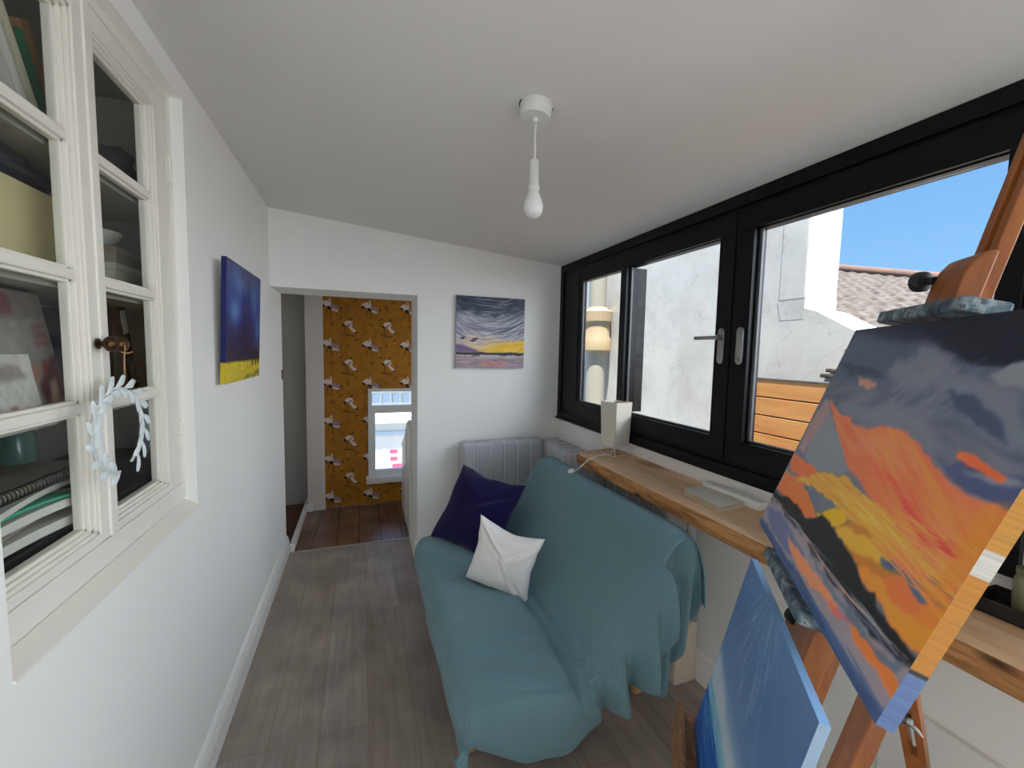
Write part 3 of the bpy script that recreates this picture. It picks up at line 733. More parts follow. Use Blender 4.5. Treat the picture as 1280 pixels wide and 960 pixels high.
# ================================================================== glazed cabinet set into the left wall
CX = -0.034                        # front plane of the doors
cab = thing('wall_cabinet', (-0.2,1.29,1.0), 'cream painted glazed two door cabinet recessed into the long white wall', 'cabinet')
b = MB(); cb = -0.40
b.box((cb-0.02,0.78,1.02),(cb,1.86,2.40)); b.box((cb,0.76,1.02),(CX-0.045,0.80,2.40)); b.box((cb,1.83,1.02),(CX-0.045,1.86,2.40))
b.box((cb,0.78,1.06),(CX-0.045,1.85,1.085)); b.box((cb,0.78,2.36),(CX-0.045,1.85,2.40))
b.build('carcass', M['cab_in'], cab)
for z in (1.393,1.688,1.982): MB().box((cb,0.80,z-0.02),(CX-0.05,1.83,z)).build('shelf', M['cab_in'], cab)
# fixed frame round the doors, stool board below
b = MB()
b.box((CX-0.04,1.674,1.08),(CX,1.702,2.34),0.002); b.box((CX-0.04,0.80,2.312),(CX,1.6735,2.345),0.002); b.box((CX-0.04,0.80,1.0),(CX-0.002,1.702,1.083),0.003)
b.box((CX-0.04,1.70,1.0),(CX-0.03,1.90,2.4)); b.box((CX-0.03,1.66,2.29),(CX-0.001,1.76,2.37)); b.box((CX-0.04,0.74,1.0),(CX-0.03,0.852,2.4))
b.prism([(CX,AY0,AZ0),(0.004,AY0,AZ0),(0.004,AY0,AZ0+0.004),(CX,AY0,AZ0+0.03)], (0,AY1-AY0,0))
b.build('door_surround', M['joinery'], cab)
MUN = (1.405,1.695,1.985); GZ0, GZ1 = 1.132, 2.235
def cab_door(y0, y1, gy0, gy1):
    d = MB(); xa, xb = CX-0.036, CX
    d.box((xa,y0,1.087),(xb,gy0-0.022,2.308),0.002); d.box((xa,gy1+0.030,1.087),(xb,y1,2.308),0.002)
    d.box((xa,gy0-0.022,1.087),(xb,gy1+0.030,GZ0-0.024),0.001); d.box((xa,gy0-0.022,GZ1+0.024),(xb,gy1+0.030,2.308),0.001)
    for z in MUN: d.box((xa+0.004,gy0-0.01,z-0.011),(xb-0.008,gy1+0.01,z+0.011),0.003); d.box((xa+0.002,gy0-0.01,z-0.018),(xb-0.017,gy1+0.01,z+0.018),0.002)
    # stepped moulding round the glazed area
    for k,(s_,dx) in enumerate(((0.024,-0.004),(0.016,-0.010),(0.008,-0.017))):
        a0, a1, z0, z1 = gy0-s_, gy1+s_*1.25, GZ0-s_, GZ1+s_
        for q in (((xa,a0,z0),(xb+dx,a0+0.009,z1)),((xa,a1-0.009,z0),(xb+dx,a1,z1)),((xa,a0,z0),(xb+dx,a1,z0+0.009)),((xa,a0,z1-0.009),(xb+dx,a1,z1))): d.box(*q, 0.002)
    do = d.build('door', M['joinery'], cab)
    zs = [GZ0]+[z for m_ in MUN for z in (m_-0.011,m_+0.011)]+[GZ1]
    for k in range(4): MB().box((CX-0.024,gy0-0.002,zs[2*k]),(CX-0.0215,gy1+0.002,zs[2*k+1])).build('pane', M['cab_glass'], do)
    return do
dl = cab_door(0.852,1.252,0.905,1.178); dr = cab_door(1.258,1.672,1.305,1.552)
MB().box((CX-0.004,1.243,1.087),(CX+0.004,1.267,2.308),0.003).build('cover_bead', M['joinery'], dl)
for do, y in ((dl,1.226),(dr,1.281)):
    MB().lathe([(0.012,0),(0.012,0.003),(0.006,0.005),(0.006,0.010),(0.010,0.013),(0.0165,0.018),(0.0185,0.024),(0.0165,0.031),(0.010,0.036),(0,0.0375)], (CX+(0.004 if do is dl else 0.0),y,1.548), (1,0,0), 20).build('knob', M['bronze'], do, 50)
for z in (2.06,1.21):
    b = MB()
    for k in range(2): b.tube([(CX+0.003,1.673,z+k*0.043),(CX+0.003,1.673,z+0.04+k*0.043)], 0.006, 10)
    b.lathe([(0.004,0),(0.004,0.006),(0,0.009)], (CX+0.003,1.673,z+0.083))
    b.box((CX-0.002,1.655,z),(CX+0.002,1.672,z+0.083),0.001)
    b.build('hinge', M['joinery'], dr, 50)

# things kept inside the cabinet
def leaning_book(y, z, th, h, dp, ang, m, label, x=-0.12):
    ax, ay, az = V((-1,0,0)), V((0,math.cos(ang),math.sin(ang))), V((0,-math.sin(ang),math.cos(ang)))
    t = thing('book', (x,y,z), label, 'book', None)
    o = V((x,y,z))
    b = MB(); b.obox(o,ax,ay,az,(0,0,0),(dp,0.003,h)); b.obox(o,ax,ay,az,(0,th-0.003,0),(dp,th,h)); b.obox(o,ax,ay,az,(0,0.0005,0),(0.003,th-0.0005,h),0.001)
    b.build('cover', m, t)
    MB().obox(o,ax,ay,az,(0.003,0.003,0.004),(dp-0.004,th-0.003,h-0.004)).build('pages', M['page'], t)
    return t
A_ = math.radians(27)
leaning_book(1.225,1.983,0.03,0.23,0.12,A_,M['paper'],'pale grey book leaning at the near end of the top cabinet shelf')
leaning_book(1.262,1.983,0.026,0.25,0.13,A_,M['linen_cover'],'tall beige book leaning on the top cabinet shelf behind the green one')
leaning_book(1.295,1.983,0.03,0.225,0.15,A_,M['green'],'green cloth book leaning among others on the top cabinet shelf')
leaning_book(1.332,1.983,0.026,0.26,0.16,A_,M['tan'],'brown cloth book leaning on the top cabinet shelf beside the green one')
leaning_book(1.385,1.983,0.024,0.15,0.13,A_,M['sage'],'short sage green book at the foot of the leaning books')
def lump(name, c, r, m, label, cat, seed=0, amp=0.25):
    bm = bmesh.new(); bmesh.ops.create_icosphere(bm, subdivisions=4, radius=1.0)
    for v in bm.verts:
        n = mnoise.noise(v.co*1.7+V((seed,seed*2,0)))*amp + mnoise.noise(v.co*4+V((seed,0,1)))*amp*0.4
        p = v.co*(1+n); v.co = V((c[0]+p.x*r[0], c[1]+p.y*r[1], max(c[2]-r[2]*0.98, c[2]+p.z*r[2])))
    me = bpy.data.meshes.new(name); bm.to_mesh(me); bm.free(); o = link(name, me, m, None, 180)
    return tag(o, label, cat)
t = thing('box_file', (-0.2,1.29,1.69), 'cream card box file standing on the second cabinet shelf', 'box file')
MB().box((-0.36,1.02,1.689),(-0.13,1.40,1.885),0.004).build('case', M['boxfile'], t)
MB().box((-0.1295,1.06,1.689),(-0.127,1.075,1.885)).build('spine_edge', M['tan'], t)
lump('folded_cloth', (-0.235,1.21,1.925), (0.10,0.19,0.038), M['dark_cloth'], 'crumpled charcoal cloth lying on top of the cream box file', 'cloth', 3)
def sheet_pic(nu,nv,base,ops):
    p = Paint(nu,nv,base)
    for pts,c in ops: p.poly(pts,c,0.01,1,seed=int(c[0]))
    p.grain(0.15,12,12,2); return p
lean = (0.10,0,0.99)
mp = sheet_pic(70,70,(150,148,142),[([(0,.72),(1,.78),(1,1),(0,1)],(128,118,116)),([(.35,.8),(.62,.8),(.6,.97),(.35,.97)],(120,66,74)),([(.05,.35),(.3,.72),(.36,.70),(.12,.32)],(226,226,222)),
    ([(.40,.30),(.62,.42),(.75,.36),(.60,.18),(.42,.2)],(170,120,98)),([(.68,.20),(.86,.40),(1,.5),(1,.1),(.72,.08)],(96,34,42)),([(.80,.32),(.86,.34),(.86,.42),(.80,.42)],(160,20,28)),
    ([(.74,.02),(.9,.05),(.93,.26),(.84,.26)],(206,176,152)),([(.2,0),(.66,.02),(.62,.28),(.25,.22)],(196,190,180)),
    ([(.78,.55),(.98,.58),(.98,.60),(.78,.57)],(150,36,44)),([(.78,.62),(.98,.65),(.98,.67),(.78,.64)],(150,36,44)),([(.78,.69),(.96,.72),(.96,.74),(.78,.71)],(150,36,44))])
canvas('magazine', (-0.115,1.045,1.397), (0,1,0), (-0.17,0,0.985), 0.24, 0.265, 0.006, mp, 'glossy magazine with dark red cover leaning inside the cabinet behind its knobs', 'magazine', m='print')
mp = sheet_pic(40,40,(196,194,188),[([(0.1,.55),(.8,.62),(.7,.85),(.1,.8)],(150,140,134)),([(.3,.1),(.45,.1),(.45,.2),(.3,.2)],(150,70,70))])
canvas('booklet', (-0.092,1.04,1.397), (0,1,0), (-0.2,0.1,0.97), 0.115, 0.13, 0.005, mp, 'off white booklet propped in front of the dark red magazine', 'booklet', m='print')
mp = sheet_pic(30,30,(90,88,84),[([(0,.6),(1,.5),(1,.9),(0,1)],(150,150,146))])
canvas('magazine', (-0.17,1.06,1.397), (0,1,0), (-0.1,0,0.985), 0.26, 0.28, 0.006, mp, 'dull grey magazine standing behind the dark red one', 'magazine', m='print')
def paper(z, y0, y1, x1, rot, m, label, th=0.012, x0=-0.36, nm='paper_stack', cat='papers', bow=0.01):
    n = 12; b = MB()
    vs = []
    for s_ in (0,1):
        for i in range(n):
            y = y0+(y1-y0)*i/(n-1); zz = z+bow*math.sin(math.pi*i/(n-1))+s_*th
            k = rot*(i/(n-1)-0.5)
            vs.append([(x0,y,zz),(x1+k,y,zz)])
    vv = [[b.bm.verts.new(q) for q in r] for r in vs]
    for i in range(n-1):
        b._face([vv[i][0],vv[i+1][0],vv[i+1][1],vv[i][1]]); b._face([vv[n+i][0],vv[n+i][1],vv[n+i+1][1],vv[n+i+1][0]])
        b._face([vv[i][1],vv[i+1][1],vv[n+i+1][1],vv[n+i][1]]); b._face([vv[i][0],vv[n+i][0],vv[n+i+1][0],vv[i+1][0]])
    b._face([vv[0][0],vv[0][1],vv[n][1],vv[n][0]]); b._face([vv[n-1][0],vv[2*n-1][0],vv[2*n-1][1],vv[n-1][1]])
    return tag(b.build(nm, m), label, cat)
paper(1.086,0.95,1.60,-0.10,0.0,M['dark_card'],'dark box folder lying lowest in the bottom compartment of the cabinet',0.045,nm='box_folder',cat='folder',bow=0)
paper(1.133,0.95,1.32,-0.09,0.05,M['paper'],'loose white papers under the green folder in the bottom compartment',0.02)
paper(1.166,0.98,1.34,-0.11,-0.03,M['board'],'grey card folder between white papers in the bottom compartment',0.008,nm='card_folder',cat='folder')
paper(1.178,0.96,1.30,-0.085,0.04,M['paper'],'white sheets lying directly below the mint green folder',0.018)
paper(1.204,0.95,1.22,-0.09,0.03,M['mint'],'mint green card folder in the paper pile in the cabinet',0.006,nm='card_folder',cat='folder')
paper(1.214,0.97,1.31,-0.10,-0.03,M['paper'],'white sheets lying directly on top of the mint green folder',0.012)
t = thing('spiral_notebook', (-0.2,1.12,1.24), 'grey spiral bound notebook on top of the paper pile in the cabinet', 'notebook')
MB().box((-0.34,0.96,1.244),(-0.10,1.33,1.260),0.002).build('cover', M['board'], t)
b = MB()
for k in range(34):
    y = 0.97+k*0.0105; b.tube([(-0.100+0.009*math.cos(a),y,1.252+0.012*math.sin(a)) for a in [2*math.pi*i/8 for i in range(9)]], 0.0016, 5)
b.build('spiral_binding', M['black_plastic'], t)
t = thing('jar', (-0.17,1.36,1.25), 'small teal glass jar with lid at the back of the bottom cabinet compartment', 'jar')
MB().lathe([(0,0),(0.03,0),(0.032,0.01),(0.032,0.07),(0.026,0.08)], (-0.24,1.33,1.255)).build('body', M['teal_glass'], t, 40)
MB().lathe([(0.028,0.08),(0.03,0.082),(0.03,0.098),(0,0.099)], (-0.24,1.33,1.255)).build('lid', M['dark_card'], t, 40)
tag(MB().box((-0.36,1.0,1.256),(-0.25,1.12,1.345),0.003).build('card_box', M['blue_card']), 'slate blue card box standing behind the spiral notebook in the cabinet', 'box')
# right hand door
lump('bag', (-0.22,1.69,2.072), (0.10,0.075,0.09), M['dark_cloth'], 'dark soft bag on the top cabinet shelf behind the right door', 'bag', 9, 0.3)
for k,(z,h,y0,y1,m_,lb) in enumerate(((1.689,0.05,1.60,1.80,'paper','lowest of three pale boxes stacked behind the right cabinet door'),(1.739,0.055,1.62,1.79,'linen_cover','middle of three pale boxes stacked behind the right cabinet door'),(1.794,0.05,1.63,1.80,'board','topmost of three pale boxes stacked behind the right cabinet door'))):
    t = thing('card_box', (-0.24,1.70,z), lb, 'box', None)
    MB().box((-0.34,y0,z),(-0.16,y1,z+h*0.62),0.002).build('tray', M[m_], t)
    MB().box((-0.343,y0-0.003,z+h*0.62),(-0.157,y1+0.003,z+h),0.003).build('lid', M[m_], t)
MB_b = MB().lathe([(0.02,0),(0.03,0.002),(0.055,0.03),(0.066,0.05),(0.063,0.052),(0.05,0.03),(0.0,0.008)], (-0.24,1.70,1.846)).build('bowl', M['white_plastic'], None, 50); tag(MB_b, 'small white bowl on top of the stacked pale boxes', 'bowl')
a_ = math.radians(14)
t = thing('photo_strip', (-0.2,1.77,1.395), 'dark framed strip of pictures leaning behind the right cabinet door', 'picture')
o = V((-0.195,1.772,1.395)); ax, ay, az = V((0,math.cos(a_),math.sin(a_))), V((-1,0,0)), V((0,-math.sin(a_),math.cos(a_)))
MB().obox(o,ax,ay,az,(0,0,0),(0.045,0.008,0.275),0.001).build('frame', M['dark_card'], t)
for k in range(3): MB().obox(o,ax,ay,az,(0.006,-0.001,0.012+k*0.088),(0.039,0,0.088+k*0.088)).build('print', M[('board','dark_cloth','paper')[k]], t)
paper(1.087,1.62,1.80,-0.09,0,M['dark_card'],'dark folders stacked in the bottom compartment behind the right door',0.10,nm='folder_stack',cat='folders',bow=0)
leaning_book(1.70,1.395,0.03,0.26,0.16,0.0,M['dark_cloth'],'charcoal book standing behind the dark strip of pictures',x=-0.225)

# leaf wreath hung from the knob
wr = thing('leaf_wreath', (0.012,1.205,1.35), 'white metal leaf wreath hanging by twine from the cabinet knobs', 'wreath')
cy, cz, R_ = 1.207, 1.350, 0.097; wx = 0.008
pts = [(wx, cy+R_*1.08*math.cos(a), cz+R_*math.sin(a)) for a in np.linspace(math.radians(-62), math.radians(268), 50)]
MB().tube(pts, 0.003, 8).build('hoop', M['leaf_white'], wr, 60)
def leaf(p, d, L, wd):
    d = V(d).normalized(); nrm = V((1,0,0)); sd = nrm.cross(d); b = MB()
    prof_ = [(0,0.08),(0.15,0.3),(0.4,0.8),(0.65,1.0),(0.85,0.75),(1.0,0.05)]
    vt = []
    for u_,w_ in prof_:
        c = V(p)+d*(u_*L)+nrm*(0.006*math.sin(u_*2.6)+0.004)
        vt.append((b.bm.verts.new(c+sd*w_*wd-nrm*0.002), b.bm.verts.new(c+nrm*0.002), b.bm.verts.new(c-sd*w_*wd-nrm*0.002), b.bm.verts.new(c-nrm*0.003)))
    for q, r in zip(vt, vt[1:]):
        for k in range(4): b._face([q[k], q[(k+1)%4], r[(k+1)%4], r[k]])
    b._face(list(vt[0])); b._face(list(vt[-1])[::-1])
    return b.build('leaf', M['leaf_white'], wr, 60)
for k in range(16):
    for side, sgn in ((0,1),(1,-1)):
        a = math.radians(262 - k*20.6 - side*7)
        if side == 1 and k == 15: continue
        p = V((wx, cy+R_*1.08*math.cos(a), cz+R_*math.sin(a)))
        tang = V((0, math.sin(a)*1.0, -math.cos(a))); rad = V((0,math.cos(a),math.sin(a)))
        leaf(p, tang*0.88+rad*0.56*sgn, 0.046, 0.0105)
MB().tube([(0.012,1.246,1.546),(0.011,1.242,1.52),(0.010,1.24,1.462)], 0.0015, 6).build('twine', M['twine'], wr)
MB().tube([(0.012,1.226,1.53),(0.013,1.238,1.527),(0.013,1.258,1.527),(0.012,1.278,1.53)], 0.0015, 6).build('twine', M['twine'], wr)

# ================================================================== paintings on the walls
p = Paint(110,110,(30,40,110))
p.gradv([(0,(214,190,34)),(0.16,(226,204,44)),(0.185,(30,30,40)),(0.21,(40,36,64)),(0.42,(34,36,92)),(0.6,(38,58,140)),(0.85,(44,74,150)),(1,(34,44,100))])
for c,(u,v,r,s_) in (((92,140,200),(0.22,0.60,0.13,0.12)),((70,112,180),(0.30,0.86,0.18,0.12)),((80,126,190),(0.80,0.74,0.12,0.16)),((64,104,172),(0.9,0.45,0.1,0.12))):
    p.fill(np.exp(-((p.U-u)/r)**2-((p.V-v)/s_)**2)*0.75, c)
p.strokes(160,(0,0.2,1,1),lambda u,v: math.pi/2+(u-0.5)*0.8,0.22,0.012,[(24,26,66),(40,50,120),(60,92,170),(30,30,80)],1,0.35)
for c,(u,v,r,s_) in (((104,152,208),(0.20,0.60,0.11,0.09)),((84,124,190),(0.34,0.84,0.14,0.08)),((92,138,198),(0.74,0.74,0.07,0.12)),((80,120,186),(0.92,0.50,0.08,0.10))):
    p.fill(np.exp(-((p.U-u)/r)**2-((p.V-v)/s_)**2)*0.8, c)
for k in range(9):
    u0 = 0.35+0.04*k; pts = [(0.44+0.012*k,0.2),(0.46+0.012*k,0.2),(u0*1.4-0.1+0.01,0.95),(u0*1.4-0.1,0.95)]; p.poly(pts,(28,26,62),0.03,1,k,0.7)
p.strokes(60,(0,0.0,1,0.17),lambda u,v: 0.1,0.16,0.012,[(240,220,70),(200,170,24),(220,196,40)],5,0.6)
p.poly([(0.72,0.12),(0.76,0.12),(0.78,0.26),(0.72,0.26)],(26,24,30)); p.poly([(0.83,0.13),(0.87,0.13),(0.88,0.26),(0.82,0.26)],(26,24,30)); p.poly([(0.93,0.14),(0.96,0.14),(0.97,0.26),(0.92,0.26)],(26,24,30))
p.poly([(0.35,0.0),(1,0.02),(1,0.05),(0.6,0.03)],(70,70,60),0.02,1,3,0.7)
bp_ = canvas('canvas_painting', (0.036,1.92,1.397), (0,1,0), (0.018,0,0.49), 0.58, 0.495, 0.018, p, 'blue canvas painting of bare trees over yellow ground on the long white wall', 'painting', side={'left': np.where(np.linspace(0,1,110)[:,None] < 0.17, np.array((206,182,30.)), np.array((20,26,92.)))})

MB().box((0.0,2.16,1.80),(0.036,2.20,1.83),0.002).build('wall_hook', M['trim'], bp_); MB().box((0.0,2.16,1.42),(0.020,2.26,1.45),0.002).build('spacer', M['trim'], bp_)
p = Paint(180,180,(150,155,170))
p.gradv([(0,(150,140,152)),(0.12,(160,140,148)),(0.185,(206,200,196)),(0.205,(40,36,44)),(0.225,(226,196,120)),(0.32,(222,196,160)),(0.45,(176,168,180)),(0.7,(146,152,168)),(0.82,(84,92,106)),(1,(40,48,62))])
rad = lambda u,v: -0.62+1.45*min(u,0.8)-0.25*(v-0.5)
p.strokes(420,(0,0.36,1,0.86),rad,0.26,0.014,[(196,198,208),(150,156,174),(118,126,144),(186,164,172),(98,106,124),(210,210,218)],2,0.42)
p.poly([(0,0.84),(0.05,0.85),(0.14,0.76),(0.22,0.8),(0.3,0.74),(0.45,0.78),(0.55,0.72),(0.7,0.76),(0.86,0.86),(1,0.94),(1,1),(0,1)],(54,64,80),0.03,2,4,0.9)
p.strokes(140,(0,0.78,1,1),lambda u,v: 0.6*(u-0.2),0.14,0.02,[(44,54,70),(66,78,94),(34,40,54),(92,104,118)],8,0.5)
p.strokes(90,(0.4,0.5,1,1),rad,0.5,0.008,[(88,98,118),(198,202,212),(60,70,88)],9,0.6)
p.strokes(120,(0,0.26,0.62,0.46),lambda u,v: -0.25+0.7*u,0.22,0.009,[(232,206,166),(238,222,190),(206,170,160),(186,180,190)],4,0.6)
p.poly([(0.30,0.262),(0.5,0.25),(1,0.22),(1,0.41),(0.86,0.385),(0.66,0.33),(0.52,0.285)],(238,190,36),0.012,1,6)
p.strokes(70,(0.45,0.23,1,0.38),lambda u,v: 0.28,0.25,0.008,[(250,206,50),(222,164,30),(244,214,110)],7,0.6)
p.poly([(0,0.215),(0,0.335),(0.08,0.325),(0.2,0.28),(0.32,0.235),(0.36,0.215)],(112,98,136),0.006,1,3)
for (u,v,L) in ((0.17,0.37,0.12),(0.05,0.41,0.10),(0.22,0.40,0.10)): p.poly([(u,v),(u+L*0.4,v+0.02),(u+L,v+0.025),(u+L*0.6,v-0.01)],(50,46,60),0.008,1,int(u*99))
p.poly([(0,0.186),(0,0.215),(0.1,0.212),(0.3,0.208),(0.36,0.222),(0.5,0.206),(0.62,0.218),(0.8,0.22),(1,0.212),(1,0.188),(0.9,0.18),(0.6,0.19),(0.3,0.185)],(38,34,42),0.006,1,5)
p.poly([(0.22,0.165),(0.34,0.16),(0.34,0.175),(0.22,0.178)],(36,32,40)); p.poly([(0.62,0.176),(0.74,0.178),(0.74,0.19),(0.62,0.19)],(36,32,40))
p.strokes(220,(0,0,1,0.165),lambda u,v: 0.0,0.25,0.008,[(146,142,160),(196,190,200),(186,150,150),(176,130,128),(112,110,130),(206,190,184)],11,0.6)
p.strokes(40,(0.35,0.0,0.7,0.1),lambda u,v: 0.0,0.15,0.008,[(190,120,112),(206,150,140)],12,0.7)
canvas('canvas_painting', (1.188,3.013,1.42), (1,0,0), (0,0,1), 0.53, 0.525, 0.027, p, 'square canvas of a grey and yellow sunset sky hung on the end wall', 'painting', side={'left': np.full((180,3),150.0)})

# ================================================================== pendant light
px_, py_ = 1.056, 1.262; zc = ceil_z(px_)
tilt = V((ZL-ZR, 0, W)).normalized()
pl_ = thing('pendant_light', (px_,py_,zc), 'bare opal bulb on a white pendant flex under a round ceiling rose', 'pendant light')
MB().lathe([(0.051,-0.001),(0.051,-0.008),(0.049,-0.01),(0.049,-0.037),(0.046,-0.042),(0.012,-0.044),(0.009,-0.054),(0,-0.055)], (px_,py_,zc), tilt, 32).build('ceiling_rose', M['white_plastic'], pl_, 40)
MB().tube([(px_+0.052*math.cos(a),py_+0.052*math.sin(a),ceil_z(px_+0.052*math.cos(a))-0.0025) for a in np.linspace(-0.2,math.pi*1.02,24)], 0.0025, 6).build('shadow_gap', M['black_plastic'], pl_)  # black tube drawn in place of the shadow line above the rose
MB().tube([(px_,py_,zc-0.05),(px_-0.003,py_,zc-0.09),(px_-0.001,py_,zc-0.13),(px_-0.003,py_,zc-0.168)], 0.0035, 8).build('flex', M['white_plastic'], pl_, 60)
hz = zc-0.165
MB().lathe([(0.006,0.004),(0.012,0),(0.015,-0.006),(0.0155,-0.075),(0.018,-0.078),(0.0185,-0.092),(0.0165,-0.095),(0,-0.096)], (px_-0.003,py_,hz), (0,0,1), 24).build('lamp_holder', M['white_plastic'], pl_, 40)
MB().lathe([(0.015,-0.088),(0.016,-0.098),(0.022,-0.112),(0.029,-0.128),(0.0315,-0.144),(0.029,-0.160),(0.021,-0.172),(0.010,-0.178),(0,-0.179)], (px_-0.003,py_,hz), (0,0,1), 28).build('bulb', M['opal'], pl_, 60)

# ================================================================== quilted mattress pads standing behind the futon
def quilted(name, axis, a0, a1, n_ch, front, back, z0, z1, label):
    """pad whose length runs along `axis`; front is the face towards the room"""
    L = a1-a0; N = n_ch*12+1; ring = []
    d = back-front; r = 0.035*(1 if d > 0 else -1); rz = 0.035
    sec = [(front, z0)] + [(front, z0+(z1-rz-z0)*k/8) for k in range(1,9)] + [(front+r*(1-math.cos(a)), z1-rz+rz*math.sin(a)) for a in (0.4,0.8,1.2,1.57)] + [(front+r+(back-front-2*r)*k/4, z1) for k in range(1,5)] + [(back-r*(1-math.sin(a)), z1-rz+rz*math.cos(a)) for a in (0.5,1.0,1.57)] + [(back, z0)]
    cx_, czz = (front+back)/2, z1-0.1
    vs = []; M_ = len(sec)
    for i in range(N):
        s_ = i/(N-1)*n_ch; f = abs(s_-round(s_)); g = 0.010*math.exp(-(f/0.09)**2) if 0 < i < N-1 else 0.012
        for (x,z) in sec:
            dx = (cx_-x); dz = (min(czz,z)-z); l = math.hypot(dx,dz) or 1
            wob = 0.004*mnoise.noise(V((s_*1.3,z*7,x*9)))
            q = (x+dx/l*g+wob, z+dz/l*g)
            vs.append((q[0],a0+L*i/(N-1),q[1]) if axis == 'y' else (a0+L*i/(N-1),q[0],q[1]))
    fs = grid_faces(N,M_); fs.append(tuple(range(M_))[::-1]); fs.append(tuple(range((N-1)*M_,N*M_)))
    t = thing(name, ((front+back)/2,(a0+a1)/2,z0) if axis == 'y' else ((a0+a1)/2,(front+back)/2,z0), label, 'mattress')
    ob = mesh_from('pad', vs, fs, 'quilt', t, 50)
    me = ob.data; bm = bmesh.new(); bm.from_mesh(me); bmesh.ops.recalc_face_normals(bm, faces=bm.faces); bm.to_mesh(me); bm.free()
    b = MB()
    for k in range(1,n_ch):
        s0 = a0+L*k/n_ch
        ptsq = []
        for (x,z) in sec[1:17]:
            dx = (cx_-x); dz = (min(czz,z)-z); l = math.hypot(dx,dz) or 1; g = 0.005
            ptsq.append((x+dx/l*g, s0+0.004, z+dz/l*g) if axis == 'y' else (s0+0.004, x+dx/l*g, z+dz/l*g))
        b.tube(ptsq, 0.003, 6)
    b.build('piping', M['piping'], t, 60)
    return t
quilted('mattress_pad', 'x', 1.215, 1.838, 6, 2.87, 3.015, 0.0, 0.885, 'grey channel quilted mattress pad standing on edge against the end wall')
q2 = quilted('mattress_pad', 'y', 1.50, 3.0, 14, 1.852, 2.026, 0.0, 0.872, 'grey channel quilted mattress pad standing on edge under the oak shelf')
b = MB().box((1.90,1.462,0.0),(2.025,1.498,0.30),0.012); b.build('end_lining', M['cream'], q2)
# ================================================================== futon
SY0, SY1 = 1.19, 2.44
fu = thing('futon_sofa', (1.3,1.8,0), 'two seat futon on a pale wooden frame, hidden under a teal throw', 'sofa')
MB().prism([(0.875,SY0+0.02,0.31),(1.26,SY0+0.02,0.27),(1.27,SY0+0.02,0.32),(1.22,SY0+0.02,0.37),(1.10,SY0+0.02,0.405),(0.91,SY0+0.02,0.415),(0.855,SY0+0.02,0.40)], (0,SY1-SY0-0.04,0), 0.02).build('seat', M['futon'], fu, 50)
MB().prism([(1.39,SY0+0.10,0.38),(1.47,SY0+0.10,0.31),(1.74,SY0+0.10,0.74),(1.73,SY0+0.10,0.785),(1.68,SY0+0.10,0.795),(1.635,SY0+0.10,0.765),(1.50,SY0+0.10,0.58)], (0,SY1-SY0-0.15,0), 0.02).build('backrest', M['futon'], fu, 50)
b = MB()
for y in (1.46,2.18): b.box((0.89,y-0.02,0.25),(1.76,y+0.02,0.30),0.004)
for x in (0.90,1.32,1.74): b.box((x-0.02,1.44,0.245),(x+0.02,2.22,0.30),0.004)
b.build('frame', M['pine'], fu)
for x,y in ((0.915,1.475),(1.715,1.505),(0.915,2.18),(1.715,2.18)):
    MB().box((x-0.022,y-0.022,0),(x+0.022,y+0.022,0.25),0.004).build('leg', M['pine'], fu)

# ------------------------------------------------------------------ throw
def catmull(pts, n):
    P = [np.array(p,float) for p in pts]; out = []
    seg = len(P)-1
    for k in range(n):
        t = k/(n-1)*seg; i = min(int(t),seg-1); t -= i
        p0 = P[max(i-1,0)]; p1 = P[i]; p2 = P[i+1]; p3 = P[min(i+2,seg)]
        out.append(0.5*((2*p1)+(-p0+p2)*t+(2*p0-5*p1+4*p2-p3)*t*t+(-p0+3*p1-3*p2+p3)*t**3))
    return np.array(out)
PROF = [(0.835,0.19),(0.820,0.26),(0.815,0.33),(0.822,0.40),(0.850,0.445),(0.905,0.462),(1.00,0.458),(1.12,0.446),(1.22,0.432),(1.285,0.424),(1.330,0.455),(1.385,0.53),(1.44,0.615),(1.50,0.715),(1.555,0.80),(1.605,0.862),(1.665,0.888),(1.725,0.868),(1.765,0.80),(1.79,0.70),(1.80,0.58)]
NS, NY = 150, 90
prof = catmull(PROF, NS)
seglen = np.concatenate([[0],np.cumsum(np.linalg.norm(np.diff(prof,axis=0),axis=1))])
tng = np.gradient(prof,axis=0); tng /= np.linalg.norm(tng,axis=1)[:,None]; nrm = np.stack([-tng[:,1],tng[:,0]],1)   # outward (up / to the room)
def wr_noise(x,y,z): return mnoise.noise(V((x,y,z)))
vs, uv = [], []
FI = np.zeros((NY,NS,3))
